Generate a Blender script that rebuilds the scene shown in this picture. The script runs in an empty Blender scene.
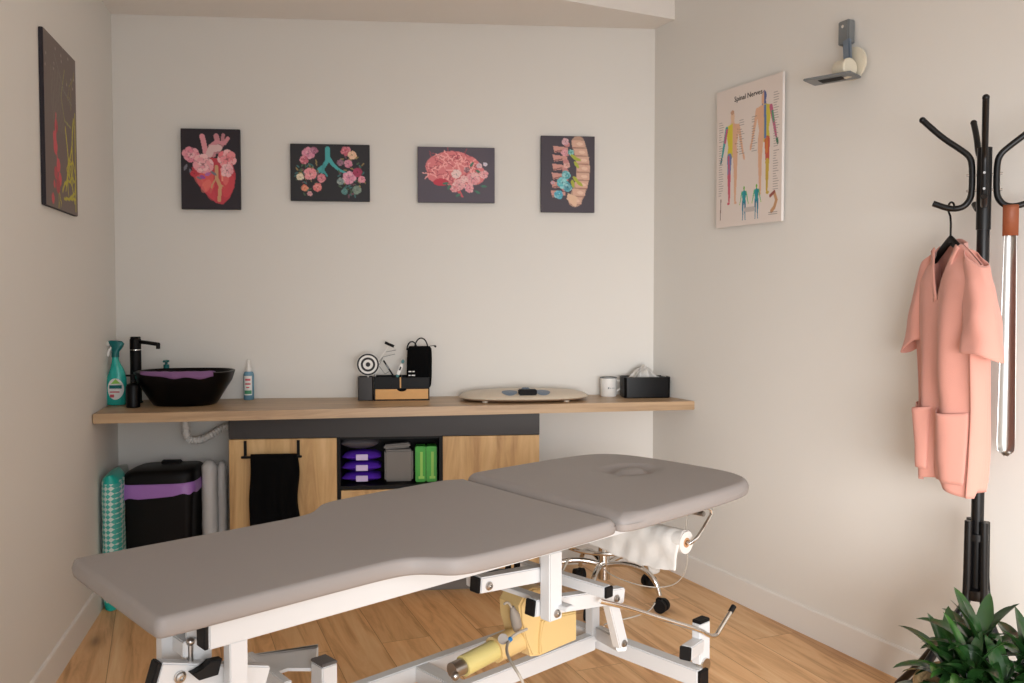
import bpy, bmesh, random
import numpy as np
from math import *
from mathutils import Vector, Matrix, noise
V = Vector
rnd = random.Random(7)
scn = bpy.context.scene
COL = scn.collection

# ------------------------------------------------------------------ survey of the room (camera at 1.30 m)
F = 870.0; CY = 332.5; HC = 1.30; PIT = atan((CY - 300) / F); CP, SP = cos(PIT), sin(PIT)
def _ray(x, y):
    u = CY - y
    return V((x - 512.0, F * CP + u * SP, -F * SP + u * CP))
def atz(x, y, z):
    d = _ray(x, y); t = (z - HC) / d.z
    return V((d.x * t, d.y * t, z))
def aty(x, y, Y):
    d = _ray(x, y); t = Y / d.y
    return V((d.x * t, Y, HC + d.z * t))
def atw(x, y, A, B):
    d = _ray(x, y); nx, ny = B[1] - A[1], A[0] - B[0]
    t = (nx * A[0] + ny * A[1]) / (nx * d.x + ny * d.y)
    return V((d.x * t, d.y * t, HC + d.z * t))
WZ = .836; WT = .04
LC = atz(117.5, 399.9, WZ); RC = atz(653, 394, WZ); LC.z = RC.z = 0          # back corners
WL = atz(90.5, 414.2, WZ); WR = atz(695, 400.2, WZ)            # front corners of the worktop, touching the side walls
LD = (V((WL.x, WL.y, 0)) - LC + V((.004, 0, 0))).normalized(); RD = (V((1.337, 2.936, 0)) - RC).normalized()   # along the side walls, towards the viewer
print('LD', LD, 'RD', RD)
U = (RC - LC).normalized(); N = V((U.y, -U.x, 0))              # along / out of the back wall
UP = V((0, 0, 1))
RN = V((-RD.y, RD.x, 0)) * -1                                  # out of the right wall, into the room
LN = V((-LD.y, LD.x, 0))                                       # out of the left wall, into the room

# ------------------------------------------------------------------ materials
def lin(c):
    return tuple((v / 12.92 if v <= .04045 else ((v + .055) / 1.055) ** 2.4) for v in c)
def rgb(r, g, b): return lin((r / 255, g / 255, b / 255))
MATS = {}
def mat(name, col, rough=.5, metal=0, spec=.5, coat=0, trans=0, alpha=1, bump=0, bscale=200, var=0, vscale=8, sheen=0, ior=1.45):
    if name in MATS: return MATS[name]
    m = bpy.data.materials.new(name); m.use_nodes = True
    nt = m.node_tree; b = nt.nodes['Principled BSDF']
    b.inputs['Base Color'].default_value = (*col, 1)
    b.inputs['Roughness'].default_value = rough
    b.inputs['Metallic'].default_value = metal
    b.inputs['Specular IOR Level'].default_value = spec
    b.inputs['Coat Weight'].default_value = coat
    b.inputs['Transmission Weight'].default_value = trans
    b.inputs['Alpha'].default_value = alpha
    b.inputs['Sheen Weight'].default_value = sheen
    b.inputs['IOR'].default_value = ior
    tc = nt.nodes.new('ShaderNodeTexCoord')
    if var:
        n = nt.nodes.new('ShaderNodeTexNoise'); n.inputs['Scale'].default_value = vscale; n.inputs['Detail'].default_value = 5
        mx = nt.nodes.new('ShaderNodeMixRGB'); mx.blend_type = 'MULTIPLY'; mx.inputs[1].default_value = (*col, 1)
        r = nt.nodes.new('ShaderNodeMapRange'); r.inputs[3].default_value = 1 - var; r.inputs[4].default_value = 1 + var
        nt.links.new(tc.outputs['Object'], n.inputs['Vector']); nt.links.new(n.outputs['Fac'], r.inputs[0])
        mx.inputs[0].default_value = 1; nt.links.new(r.outputs[0], mx.inputs[2]); nt.links.new(mx.outputs[0], b.inputs['Base Color'])
    if bump:
        n = nt.nodes.new('ShaderNodeTexNoise'); n.inputs['Scale'].default_value = bscale; n.inputs['Detail'].default_value = 4
        bp = nt.nodes.new('ShaderNodeBump'); bp.inputs['Strength'].default_value = bump; bp.inputs['Distance'].default_value = .002
        nt.links.new(tc.outputs['Object'], n.inputs['Vector']); nt.links.new(n.outputs['Fac'], bp.inputs['Height']); nt.links.new(bp.outputs[0], b.inputs['Normal'])
    MATS[name] = m
    return m
def ramp(nt, stops):
    r = nt.nodes.new('ShaderNodeValToRGB'); e = r.color_ramp.elements
    e[0].position, e[0].color = stops[0][0], (*stops[0][1], 1)
    e[1].position, e[1].color = stops[-1][0], (*stops[-1][1], 1)
    for p, c in stops[1:-1]:
        k = e.new(p); k.color = (*c, 1)
    return r
def wood(name, c1, c2, c3, rot, stretch=(14, 1.1, 14), rough=.45, plank=None, knots=0.0):
    m = bpy.data.materials.new(name); m.use_nodes = True; nt = m.node_tree; b = nt.nodes['Principled BSDF']
    tc = nt.nodes.new('ShaderNodeTexCoord'); mp = nt.nodes.new('ShaderNodeMapping'); mp.inputs['Rotation'].default_value = rot
    nt.links.new(tc.outputs['Object'], mp.inputs['Vector'])
    sc = nt.nodes.new('ShaderNodeMapping'); sc.inputs['Scale'].default_value = stretch
    src = mp.outputs[0]; brick = None
    if plank:
        brick = nt.nodes.new('ShaderNodeTexBrick'); brick.offset = .37
        brick.inputs['Scale'].default_value = 1; brick.inputs['Brick Width'].default_value = plank[0]; brick.inputs['Row Height'].default_value = plank[1]
        brick.inputs['Mortar Size'].default_value = .0012; brick.inputs['Color1'].default_value = (.0, .0, .0, 1); brick.inputs['Color2'].default_value = (1, 1, 1, 1); brick.inputs['Mortar'].default_value = (.5, .5, .5, 1)
        nt.links.new(mp.outputs[0], brick.inputs['Vector'])
        ad = nt.nodes.new('ShaderNodeVectorMath'); ad.operation = 'MULTIPLY_ADD'; ad.inputs[1].default_value = (7.3, 3.1, 5)
        nt.links.new(brick.outputs['Color'], ad.inputs[0]); nt.links.new(mp.outputs[0], ad.inputs[2]); src = ad.outputs[0]
    nt.links.new(src, sc.inputs['Vector'])
    n = nt.nodes.new('ShaderNodeTexNoise'); n.inputs['Scale'].default_value = 1.6; n.inputs['Detail'].default_value = 9; n.inputs['Roughness'].default_value = .62; n.inputs['Distortion'].default_value = .9
    nt.links.new(sc.outputs[0], n.inputs['Vector'])
    r = ramp(nt, [(.28, c1), (.5, c2), (.74, c3)]); nt.links.new(n.outputs['Fac'], r.inputs[0]); out = r.outputs[0]
    if brick:
        mr = nt.nodes.new('ShaderNodeMapRange'); mr.inputs[3].default_value = .90; mr.inputs[4].default_value = 1.08; nt.links.new(brick.outputs['Color'], mr.inputs[0])
        mu = nt.nodes.new('ShaderNodeMixRGB'); mu.blend_type = 'MULTIPLY'; mu.inputs[0].default_value = 1; nt.links.new(out, mu.inputs[1]); nt.links.new(mr.outputs[0], mu.inputs[2])
        jm = nt.nodes.new('ShaderNodeMixRGB'); jm.inputs[2].default_value = (*[v * .8 for v in c1], 1); nt.links.new(brick.outputs['Fac'], jm.inputs[0]); nt.links.new(mu.outputs[0], jm.inputs[1]); out = jm.outputs[0]
    if knots:
        v = nt.nodes.new('ShaderNodeTexVoronoi'); v.inputs['Scale'].default_value = knots
        ks = nt.nodes.new('ShaderNodeMapping'); ks.inputs['Scale'].default_value = (.55, 1.7, 1) if plank else (1.5, 1.5, .6)
        nt.links.new(src, ks.inputs['Vector']); nt.links.new(ks.outputs[0], v.inputs['Vector'])
        kr = ramp(nt, [(.03, (.28, .2, .15)), (.1, (.75, .68, .6)), (.2, (1, 1, 1))]); nt.links.new(v.outputs['Distance'], kr.inputs[0])
        km = nt.nodes.new('ShaderNodeMixRGB'); km.blend_type = 'MULTIPLY'; km.inputs[0].default_value = .8; nt.links.new(out, km.inputs[1]); nt.links.new(kr.outputs[0], km.inputs[2]); out = km.outputs[0]
    nt.links.new(out, b.inputs['Base Color']); b.inputs['Roughness'].default_value = rough
    bp = nt.nodes.new('ShaderNodeBump'); bp.inputs['Strength'].default_value = .12; bp.inputs['Distance'].default_value = .001
    nt.links.new(n.outputs['Fac'], bp.inputs['Height']); nt.links.new(bp.outputs[0], b.inputs['Normal'])
    MATS[name] = m
    return m
m_wall = mat('wall_paint', rgb(226, 223, 217), .85, bump=.08, bscale=260, var=.012, vscale=2)
m_ceil = mat('ceiling_paint', rgb(238, 233, 227), .9, bump=.06, bscale=260)
m_base = mat('baseboard_paint', rgb(228, 224, 218), .6)
m_floor = wood('oak_floor', rgb(176, 126, 80), rgb(226, 178, 126), rgb(240, 202, 154), (0, 0, radians(68)), (1.0, 11, 1), .42, (1.35, .19), knots=2.6)
m_oak = wood('oak_front', rgb(158, 118, 72), rgb(200, 162, 110), rgb(222, 188, 138), (0, 0, 0), (9, 9, 1.0), .5)
m_oakd = wood('worktop_oak', rgb(150, 122, 92), rgb(182, 152, 118), rgb(202, 174, 138), (0, 0, radians(-9.6)), (1.0, 12, 12), .38)
m_blackmat = mat('matt_black', rgb(9, 8, 9), .5, spec=.25)
m_anth = mat('anthracite_panel', rgb(50, 47, 47), .5)
m_black = mat('gloss_black', rgb(7, 6, 7), .3, spec=.2)
m_powder = mat('black_powder_coat', rgb(14, 13, 14), .32, spec=.4)
m_white = mat('white_enamel_metal', rgb(204, 205, 206), .32)
m_chrome = mat('chrome', (.72, .70, .67), .14, 1)
m_steel = mat('brushed_steel', (.40, .38, .36), .28, 1)
m_vinyl = mat('grey_vinyl', rgb(146, 140, 137), .5, bump=.25, bscale=700, spec=.45)
m_beige = mat('beige_plastic', rgb(212, 184, 128), .42)
m_rubber = mat('black_rubber', rgb(16, 15, 16), .6, spec=.3)
m_towel = mat('black_towel', rgb(11, 11, 12), .95, bump=1, bscale=300, spec=.1)
m_pink = mat('salmon_cloth', rgb(216, 154, 140), .85, bump=.35, bscale=500, sheen=.2, var=.04, vscale=6)
m_leather = mat('brown_leather', rgb(136, 74, 46), .5, bump=.4, bscale=160)
m_paper = mat('paper_white', rgb(214, 211, 206), .85, bump=.5, bscale=60)
m_card = mat('cardboard_tan', rgb(176, 132, 92), .8)
m_teal = mat('teal_plastic', rgb(24, 172, 160), .3)
m_dteal = mat('dark_teal_plastic', rgb(10, 104, 104), .35)
m_tealliq = mat('teal_bottle', rgb(40, 176, 164), .2, coat=.3)
m_whitepl = mat('white_plastic', rgb(232, 230, 226), .4)
m_purple = mat('purple_cloth', rgb(134, 96, 142), .85, bump=.8, bscale=200)
m_purplebag = mat('purple_liner', rgb(160, 112, 186), .3, bump=1, bscale=50)
m_grey = mat('grey_cloth', rgb(130, 126, 122), .9, bump=.5, bscale=400)
m_dgrey = mat('dark_grey', rgb(84, 80, 84), .7)
m_clear = mat('milky_film', rgb(226, 223, 220), .25, bump=1.0, bscale=45, alpha=.75)
m_glassblue = mat('pale_blue_bottle', rgb(128, 178, 204), .12, trans=.35)
m_green = mat('green_pack', rgb(64, 168, 52), .3)
m_lime = mat('lime_print', rgb(150, 205, 90), .4)
m_violet = mat('violet_pack', rgb(96, 50, 190), .22, bump=.8, bscale=60)
m_lilac = mat('lilac_print', rgb(212, 196, 236), .4)
m_cream = mat('cream_board', rgb(206, 192, 172), .4)
m_sand = mat('sand_edge', rgb(176, 140, 112), .5)
m_bluegrey = mat('blue_grey_pad', rgb(110, 128, 148), .5)
m_slate = mat('slate_metal', rgb(124, 128, 130), .4, .3)
m_ivory = mat('ivory_enamel', rgb(214, 206, 186), .4)
m_white2 = mat('white_ink', rgb(230, 230, 228), .5)
m_ink = mat('black_ink', rgb(30, 28, 30), .6)
m_bamboo = mat('bamboo', rgb(214, 162, 98), .5, var=.08, vscale=30)
m_wire = mat('grey_cable', rgb(168, 160, 148), .5)
m_red = mat('rose_ink', rgb(206, 90, 100), .5)
m_blue = mat('blue_clip', rgb(30, 110, 170), .4)
m_soil = mat('potting_soil', rgb(50, 36, 28), .95, bump=1, bscale=80)
m_hole = mat('dark_slot', rgb(16, 15, 15), .8)
m_screen = mat('display_glass', rgb(12, 12, 14), .6, spec=.2)
def leafmat():
    m = bpy.data.materials.new('leaf'); m.use_nodes = True; nt = m.node_tree; b = nt.nodes['Principled BSDF']
    tc = nt.nodes.new('ShaderNodeTexCoord'); n = nt.nodes.new('ShaderNodeTexNoise'); n.inputs['Scale'].default_value = 9
    nt.links.new(tc.outputs['Object'], n.inputs['Vector'])
    r = ramp(nt, [(.3, rgb(20, 44, 20)), (.55, rgb(32, 64, 26)), (.75, rgb(66, 104, 40))]); nt.links.new(n.outputs['Fac'], r.inputs[0]); nt.links.new(r.outputs[0], b.inputs['Base Color'])
    b.inputs['Roughness'].default_value = .28; b.inputs['Coat Weight'].default_value = .2; b.inputs['Subsurface Weight'].default_value = 0
    return m
m_leaf = leafmat()
def weavemat(name, c1, c2, sc):
    m = bpy.data.materials.new(name); m.use_nodes = True; nt = m.node_tree; b = nt.nodes['Principled BSDF']
    tc = nt.nodes.new('ShaderNodeTexCoord'); mp = nt.nodes.new('ShaderNodeMapping'); ch = nt.nodes.new('ShaderNodeTexChecker')
    ch.inputs['Scale'].default_value = sc; ch.inputs['Color1'].default_value = (*c1, 1); ch.inputs['Color2'].default_value = (*c2, 1)
    nt.links.new(tc.outputs['UV'], mp.inputs['Vector']); nt.links.new(mp.outputs[0], ch.inputs['Vector']); nt.links.new(ch.outputs['Color'], b.inputs['Base Color']); b.inputs['Roughness'].default_value = .45
    return m
m_check = weavemat('teal_check', rgb(70, 178, 168), rgb(205, 220, 214), 1)
m_basket = mat('seagrass_weave', rgb(176, 146, 104), .85, bump=1, bscale=140, var=.45, vscale=110)
m_paint = bpy.data.materials.new('printed_canvas'); m_paint.use_nodes = True
_a = m_paint.node_tree.nodes.new('ShaderNodeAttribute'); _a.attribute_name = 'paint'
m_paint.node_tree.links.new(_a.outputs['Color'], m_paint.node_tree.nodes['Principled BSDF'].inputs['Base Color'])
m_paint.node_tree.nodes['Principled BSDF'].inputs['Roughness'].default_value = .55

# ------------------------------------------------------------------ mesh builder
ORG = {}
def obj_from_bm(bm, name, m, parent=None, smooth=True, angle=35, org=None):
    me = bpy.data.meshes.new(name)
    o = bpy.data.objects.new(name, me); COL.objects.link(o)
    if parent is not None:
        off = ORG[parent.name]; o.parent = parent
    else:
        off = V(org) if org is not None else V((0, 0, 0)); o.location = off
    ORG[o.name] = V(off)
    bmesh.ops.recalc_face_normals(bm, faces=bm.faces[:])
    bmesh.ops.translate(bm, verts=bm.verts[:], vec=-V(off))
    for f in bm.faces: f.smooth = smooth
    bm.to_mesh(me); bm.free()
    if smooth:
        me.set_sharp_from_angle(angle=radians(angle))
    if m is not None: me.materials.append(m)
    return o
def frame_of(d):
    d = d.normalized(); a = V((0, 0, 1)) if abs(d.z) < .9 else V((1, 0, 0))
    x = d.cross(a).normalized(); return x, d.cross(x).normalized()
class MB:
    def __init__(s): s.bm = bmesh.new()
    def hexa(s, pts, bev=0, seg=2):
        vs = [s.bm.verts.new(p) for p in pts]
        fs = [s.bm.faces.new([vs[i] for i in q]) for q in ((0, 1, 2, 3), (7, 6, 5, 4), (0, 4, 5, 1), (1, 5, 6, 2), (2, 6, 7, 3), (3, 7, 4, 0))]
        if bev:
            es = list({e for f in fs for e in f.edges})
            bmesh.ops.bevel(s.bm, geom=es, offset=bev, segments=seg, affect='EDGES', clamp_overlap=True)
        return s
    def box(s, c, size, ax=None, bev=0.002, seg=2):
        X, Y, Z = ax or (V((1, 0, 0)), V((0, 1, 0)), UP); c = V(c); a, b, d = (k / 2 for k in size)
        return s.hexa([c + X * i * a + Y * j * b + Z * k * d for k in (-1, 1) for i, j in ((-1, -1), (1, -1), (1, 1), (-1, 1))], bev, seg)
    def bar(s, p, q, w, h, bev=.003, side=None):
        p, q = V(p), V(q); d = (q - p).normalized()
        sd = V(side) if side is not None else d.cross(UP)
        sd = (sd - d * sd.dot(d)).normalized(); t = sd.cross(d)
        return s.box((p + q) / 2, ((q - p).length, w, h), (d, sd, t), bev)
    def ring(s, pts): return [s.bm.verts.new(p) for p in pts]
    def bridge(s, a, b, closed=True):
        n = len(a)
        for i in range(n if closed else n - 1):
            j = (i + 1) % n
            try: s.bm.faces.new((a[i], a[j], b[j], b[i]))
            except ValueError: pass
    def cap(s, a):
        try: s.bm.faces.new(a)
        except ValueError: pass
    def cyl(s, p, q, r, r2=None, n=20, caps=True):
        p, q = V(p), V(q); r2 = r if r2 is None else r2; x, y = frame_of(q - p)
        f = lambda c, R: s.ring([c + (x * cos(2 * pi * i / n) + y * sin(2 * pi * i / n)) * R for i in range(n)])
        a, b = f(p, r), f(q, r2); s.bridge(a, b)
        if caps: s.cap(a); s.cap(b)
        return s
    def tube(s, pts, r, n=12, caps=True, smooth=0):
        pts = [V(p) for p in pts]
        for _ in range(smooth):
            q = [pts[0]]
            for a, b in zip(pts, pts[1:]): q += [a * .75 + b * .25, a * .25 + b * .75]
            pts = q + [pts[-1]]
        rr = r if callable(r) else (lambda t: r)
        x, _ = frame_of(pts[1] - pts[0]); prev = None
        for i, c in enumerate(pts):
            d = ((pts[min(i + 1, len(pts) - 1)] - c).normalized() + (c - pts[max(i - 1, 0)]).normalized())
            d = d.normalized() if d.length > 1e-6 else V((0, 0, 1))
            x = (x - d * x.dot(d)).normalized(); y = d.cross(x); R = rr(i / (len(pts) - 1))
            ring = s.ring([c + (x * cos(2 * pi * k / n) + y * sin(2 * pi * k / n)) * R for k in range(n)])
            if prev: s.bridge(prev, ring)
            elif caps: s.cap(ring)
            prev = ring
        if caps: s.cap(prev)
        return s
    def lathe(s, c, prof, n=32, sx=1, sy=1, ax=None, close=False):
        X, Y, Z = ax or (V((1, 0, 0)), V((0, 1, 0)), UP); c = V(c); prev = first = None
        for r, z in prof:
            ring = s.ring([c + X * cos(2 * pi * i / n) * max(r, 1e-4) * sx + Y * sin(2 * pi * i / n) * max(r, 1e-4) * sy + Z * z for i in range(n)])
            if prev: s.bridge(prev, ring)
            else: first = ring
            prev = ring
        if close: s.bridge(prev, first)
        else: s.cap(first); s.cap(prev)
        return s
    def loft(s, rings, caps=True):
        prev = None
        for r in rings:
            k = s.ring(r)
            if prev: s.bridge(prev, k)
            else: first = k
            prev = k
        if caps: s.cap(first); s.cap(prev)
        return s
    def prism(s, pts, vec, bev=0):
        vec = V(vec); a = s.ring([V(p) for p in pts]); b = s.ring([V(p) + vec for p in pts])
        s.bridge(a, b); f1 = s.bm.faces.new(a); f2 = s.bm.faces.new(b)
        if bev:
            bmesh.ops.bevel(s.bm, geom=list({e for f in (f1, f2) for e in f.edges}), offset=bev, segments=2, affect='EDGES', clamp_overlap=True)
        return s
    def rbox(s, c, size, r, ax=None, n=6, bev=.003, taper=1.0, open_top=False, wall=.002):
        """upright box with rounded vertical corners; taper = scale of the bottom"""
        X, Y, Z = ax or (V((1, 0, 0)), V((0, 1, 0)), UP); c = V(c); w, d, h = size
        def out(k, z, ins=0):
            pts = []
            for qi, (sx, sy) in enumerate(((1, 1), (-1, 1), (-1, -1), (1, -1))):
                for j in range(n + 1):
                    t = pi / 2 * (qi + j / n); R = max(r - ins, .0004)
                    pts.append(c + X * ((sx * (w / 2 - r) + R * cos(t)) * k) + Y * ((sy * (d / 2 - r) + R * sin(t)) * k) + Z * z)
            return pts
        if open_top:
            rings = [out(taper, -h / 2, bev), out(taper, -h / 2 + bev), out(1, h / 2), out(1, h / 2, wall), out(taper, -h / 2 + wall, wall)]
        else:
            rings = [out(taper, -h / 2, bev), out(taper, -h / 2 + bev), out(1, h / 2 - bev), out(1, h / 2, bev)]
        return s.loft(rings)
    def sphere(s, c, r, sx=1, sy=1, sz=1, n=16):
        return s.lathe(c, [(sin(pi * i / n) * r, -cos(pi * i / n) * r * sz) for i in range(n + 1)], n * 2, sx, sy)
    def build(s, name, m, parent=None, **k): return obj_from_bm(s.bm, name, m, parent, **k)

def thing(name, label, cat, loc, group=None):
    o = bpy.data.objects.new(name, None); COL.objects.link(o); o.location = loc; o.empty_display_size = .05
    o['label'] = label; o['category'] = cat
    if group: o['group'] = group
    ORG[o.name] = V(loc); return o
def tag(o, label, cat, group=None):
    o['label'] = label; o['category'] = cat
    if group: o['group'] = group
    return o
def struct(o): o['kind'] = 'structure'; return o
def text_mesh(txt, size, origin, X, Y, name, m, parent, ext=.0004, align='CENTER'):
    cu = bpy.data.curves.new('lettering', 'FONT'); cu.body = txt; cu.size = size; cu.align_x = align; cu.extrude = ext; cu.resolution_u = 2
    t = bpy.data.objects.new('lettering', cu); COL.objects.link(t)
    dg = bpy.context.evaluated_depsgraph_get(); me = bpy.data.meshes.new_from_object(t.evaluated_get(dg))
    bpy.data.objects.remove(t); bm = bmesh.new(); bm.from_mesh(me); bpy.data.meshes.remove(me)
    X, Y = V(X), V(Y); Zv = X.cross(Y)
    for v in bm.verts: v.co = V(origin) + X * v.co.x + Y * v.co.y + Zv * v.co.z
    return obj_from_bm(bm, name, m, parent, smooth=False)

# ------------------------------------------------------------------ room shell
_cl = atw(110, 14, LC, RC).z; _cr = atw(655, 29, LC, RC).z; print('ceil', _cl, _cr)
def zc(p): return _cl + (_cr - _cl) / (RC.x - LC.x) * (p[0] - LC.x)
S1 = RC + RD * .148; S2 = atz(565, 0, _cr); S2.z = 0
sd = (S2 - S1).normalized()
def isect(p, d, q, e):
    den = d.x * e.y - d.y * e.x; t = ((q.x - p.x) * e.y - (q.y - p.y) * e.x) / den; return p + d * t
S3 = isect(S1, sd, LC, LD)
HI = 2.95
LF = LC + LD * 4.4; RF = RC + RD * 5.2
def P(p, z): return V((p.x, p.y, z))
b = MB(); b.prism([P(LC - U * .1, 0), P(RC + U * .12, 0), P(RC + U * .12, 3.0), P(LC - U * .1, 3.0)], -N * .1)
struct(b.build('wall_back', m_wall, smooth=False))
b = MB(); b.prism([P(LC, 0), P(LF, 0), P(LF, 3.0), P(LC, 3.0)], -LN * .1)
struct(b.build('wall_left', m_wall, smooth=False))
b = MB(); b.prism([P(RC, 0), P(RF, 0), P(RF, 3.0), P(RC, 3.0)], -RN * .1)
struct(b.build('wall_right', m_wall, smooth=False))
b = MB(); b.prism([P(LC - U * .3 - N * .2, -.08), P(RC + U * .3 - N * .2, -.08), P(RF + U * .3, -.08), P(LF - U * .3, -.08)], UP * .08)
struct(b.build('floor', m_floor, smooth=False))
# lowered ceiling in the corner with its upright edge, and the higher ceiling beyond
lo = [LC - U * .05 - N * .05, RC + U * .05 - N * .05, S1 + RD * 0 + U * .03, S3 - U * .1]
b = MB()
a1 = b.ring([P(p, zc(p)) for p in lo]); a2 = b.ring([P(p, HI + .05) for p in lo]); b.bridge(a1, a2); b.cap(a1); b.cap(a2)
struct(b.build('ceiling', m_ceil, smooth=False))
b = MB(); b.prism([P(S3 - U * .1, HI), P(S1 + U * .03, HI), P(RF + U * .2, HI), P(LF - U * .2, HI)], UP * .08)
struct(b.build('trim_1', m_ceil, smooth=False))
def skirting(name, p, q, n):
    b = MB(); d = (q - p).normalized()
    prof = [(0, 0), (.009, 0), (.009, .104), (.006, .110), (0, .112)]
    r1 = b.ring([p + n * x + UP * z for x, z in prof]); r2 = b.ring([q + n * x + UP * z for x, z in prof]); b.bridge(r1, r2); b.cap(r1); b.cap(r2)
    struct(b.build(name, m_base, smooth=False))
skirting('baseboard_left', LC + LD * .014, LF, LN); skirting('baseboard_right', RC + RD * .014, RF, RN); skirting('baseboard_back', LC, RC, N)

# ------------------------------------------------------------------ worktop
WD = ((atz(90.5, 414.2, WZ) - LC).dot(N) + (atz(695, 400.2, WZ) - LC).dot(N)) / 2
WD = .385
print('worktop depth', WD, (atz(90.5, 414.2, WZ) - LC).dot(N), (atz(695, 400.2, WZ) - LC).dot(N))
_fd = (WR - WL); _fd.z = 0; _fd.normalize(); q1 = isect(WL, _fd, LC, LD); q2 = atw(695, 400.2, RC, RC + RD); q2.z = 0
b = MB(); b.prism([P(LC + N * .002 + U * .002, WZ - WT), P(RC + N * .002 - U * .001, WZ - WT), P(q2 - U * .002, WZ - WT), P(q1 + U * .004, WZ - WT)], UP * WT, bev=.002)
wt = b.build('worktop', m_oakd, org=P((LC + RC) / 2, WZ - WT))
tag(wt, 'long oak worktop running wall to wall above the washbasin cabinet', 'worktop')
def B(u, v, z=WZ): return LC + U * u + N * v + UP * z
BW = (U, N, UP)
def uv_at(x, y, v):     # point of the picture on the upright plane v in front of the back wall
    p = atw(x, y, LC + N * v, RC + N * v); return (p - LC).dot(U), p.z
def on_top(x, y, z=WZ):
    p = atz(x, y, z); return (p - LC).dot(U), (p - LC).dot(N)

# ------------------------------------------------------------------ base cabinet
CV = WD - .025
cu0 = uv_at(228.5, 430, CV)[0]; cu1 = uv_at(539.5, 425, CV)[0]; n0 = uv_at(338, 440, CV)[0]; n1 = uv_at(441.5, 440, CV)[0]
zr0 = uv_at(400, 436.5, CV)[1]; zn0 = uv_at(345, 488.5, CV)[1]
print('cab', cu0, cu1, n0, n1, zr0, zn0)
cab = thing('base_cabinet', 'oak-fronted base cabinet with dark rail and open black niche under the worktop', 'cabinet', B((cu0 + cu1) / 2, CV / 2, 0))
b = MB(); zt = WZ - WT - .001; T_ = .018
for (ua, ub, va, vb, za, zb) in ((cu0, cu0 + T_, .02, CV - .02, .06, zt), (cu1 - T_, cu1, .02, CV - .02, .06, zt), (cu0, cu1, .015, .03, .06, zt), (cu0, cu1, .02, CV - .02, .06, .08), (cu0, cu1, .02, CV - .02, zt - .015, zt)):
    b.box(B((ua + ub) / 2, (va + vb) / 2, (za + zb) / 2), (ub - ua, vb - va, zb - za), BW, .001)
b.build('body', m_blackmat, cab)
b = MB()
for (ua, ub, va, vb, za, zb) in ((n0 - .004, n0 + .010, .04, CV + .0, .1, zr0), (n1 - .010, n1 + .004, .04, CV + .0, .1, zr0), (n0, n1, .04, CV - .002, zn0 - .006, zn0 + .01), (n0, n1, .04, CV - .01, zr0 - .012, zr0 - .001), (n0, n1, .035, .05, zn0, zr0)):
    b.box(B((ua + ub) / 2, (va + vb) / 2, (za + zb) / 2), (ub - ua, vb - va, zb - za), BW, .001)
b.build('niche_lining', m_blackmat, cab)
b = MB(); b.box(B((cu0 + cu1) / 2, CV - .009, (zr0 + zt) / 2), (cu1 - cu0, .02, zt - zr0), BW, .0015); b.build('top_rail', m_anth, cab)
for ua, ub, nm in ((cu0 + .001, n0 - .006, 'door'), (n1 + .006, cu1 - .001, 'door')):
    b = MB(); b.box(B((ua + ub) / 2, CV - .009, (.1 + zr0 - .003) / 2), (ub - ua, .02, zr0 - .003 - .1), BW, .0015); b.build(nm, m_oak, cab)
b = MB(); b.box(B((n0 + n1) / 2, CV - .009, (.1 + zn0 - .009) / 2), (n1 - n0 - .024, .02, zn0 - .009 - .1), BW, .0015); b.build('drawer_front', m_oak, cab)
b = MB(); b.box(B((cu0 + cu1) / 2, CV - .05, .05), (cu1 - cu0 - .02, .018, .1), BW, .001); b.build('plinth', m_grey, cab)

# niche contents
nf = zn0 + .011
for k in range(3):
    cx, czz = uv_at(361, 478 - 11.5 * k, CV - .03); h = .044
    z0 = nf + k * .0475
    pk = thing('wipes_pack', ['purple wipes pack in the niche, bottom of the stack of three', 'purple wipes pack in the niche, middle of the stack of three', 'purple wipes pack in the niche, top of the stack under the grey pouch'][k], 'wipes', B(cx, CV - .12, z0), 'purple wipes packs in the niche')
    b = MB(); rings = []
    for i in range(15):
        t = i / 14; e = sin(pi * t) ** .38 if 0 < t < 1 else .08
        hh = max(.003, h / 2 * e); dd = .075 * (0.9 + .1 * e)
        rings.append([B(cx - .085 + .17 * t, CV - .12 + dd * cos(a) * 1.0, z0 + h / 2 + hh * sin(a) * (1 if abs(cos(a)) < .8 else .7)) for a in [2 * pi * j / 20 for j in range(20)]])
    b.loft(rings); b.build('wrapper', m_violet, pk, angle=60)
    b = MB(); b.box(B(cx + .003, CV - .0435, z0 + h / 2), (.052, .003, .026), BW, .001); b.build('label_patch', m_lilac, pk)
cx, _ = uv_at(359, 445, CV - .03)
b = MB(); rings = []
for i in range(13):
    t = i / 12; e = max(.1, sin(pi * t) ** .45)
    rings.append([B(cx - .082 + .164 * t, CV - .13 + .08 * cos(a), nf + .1435 + .034 + .033 * e * sin(a)) for a in [2 * pi * j / 18 for j in range(18)]])
b.loft(rings); tag(b.build('cloth_pouch', m_dgrey, org=B(cx, CV - .13, nf + .143)), 'dark grey soft pouch lying on top of the purple wipes packs', 'pouch')
ca, za = uv_at(384, 484, CV - .05); cb, zb = uv_at(413.5, 450, CV - .05)
sg = thing('storage_pouch', 'light grey fabric pouch leaning in the middle of the niche', 'pouch', B((ca + cb) / 2, CV - .08, nf))
b = MB(); tl = radians(-3)
ax2 = (U * cos(tl) - UP * sin(tl) * -1 * -1, N, UP * cos(tl) + U * sin(tl) * -1)
b.box(B((ca + cb) / 2, CV - .085, nf + .002 + .072), (cb - ca - .004, .06, .142), BW, .009, 3); b.build('body', m_grey, sg)
b = MB(); b.box(B((ca + cb) / 2 - .008, CV - .10, nf + .158), (cb - ca - .014, .05, .022), (U * cos(.08) + UP * sin(.08), N, UP * cos(.08) - U * sin(.08)), .006); b.build('flap', m_grey, sg)
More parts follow.
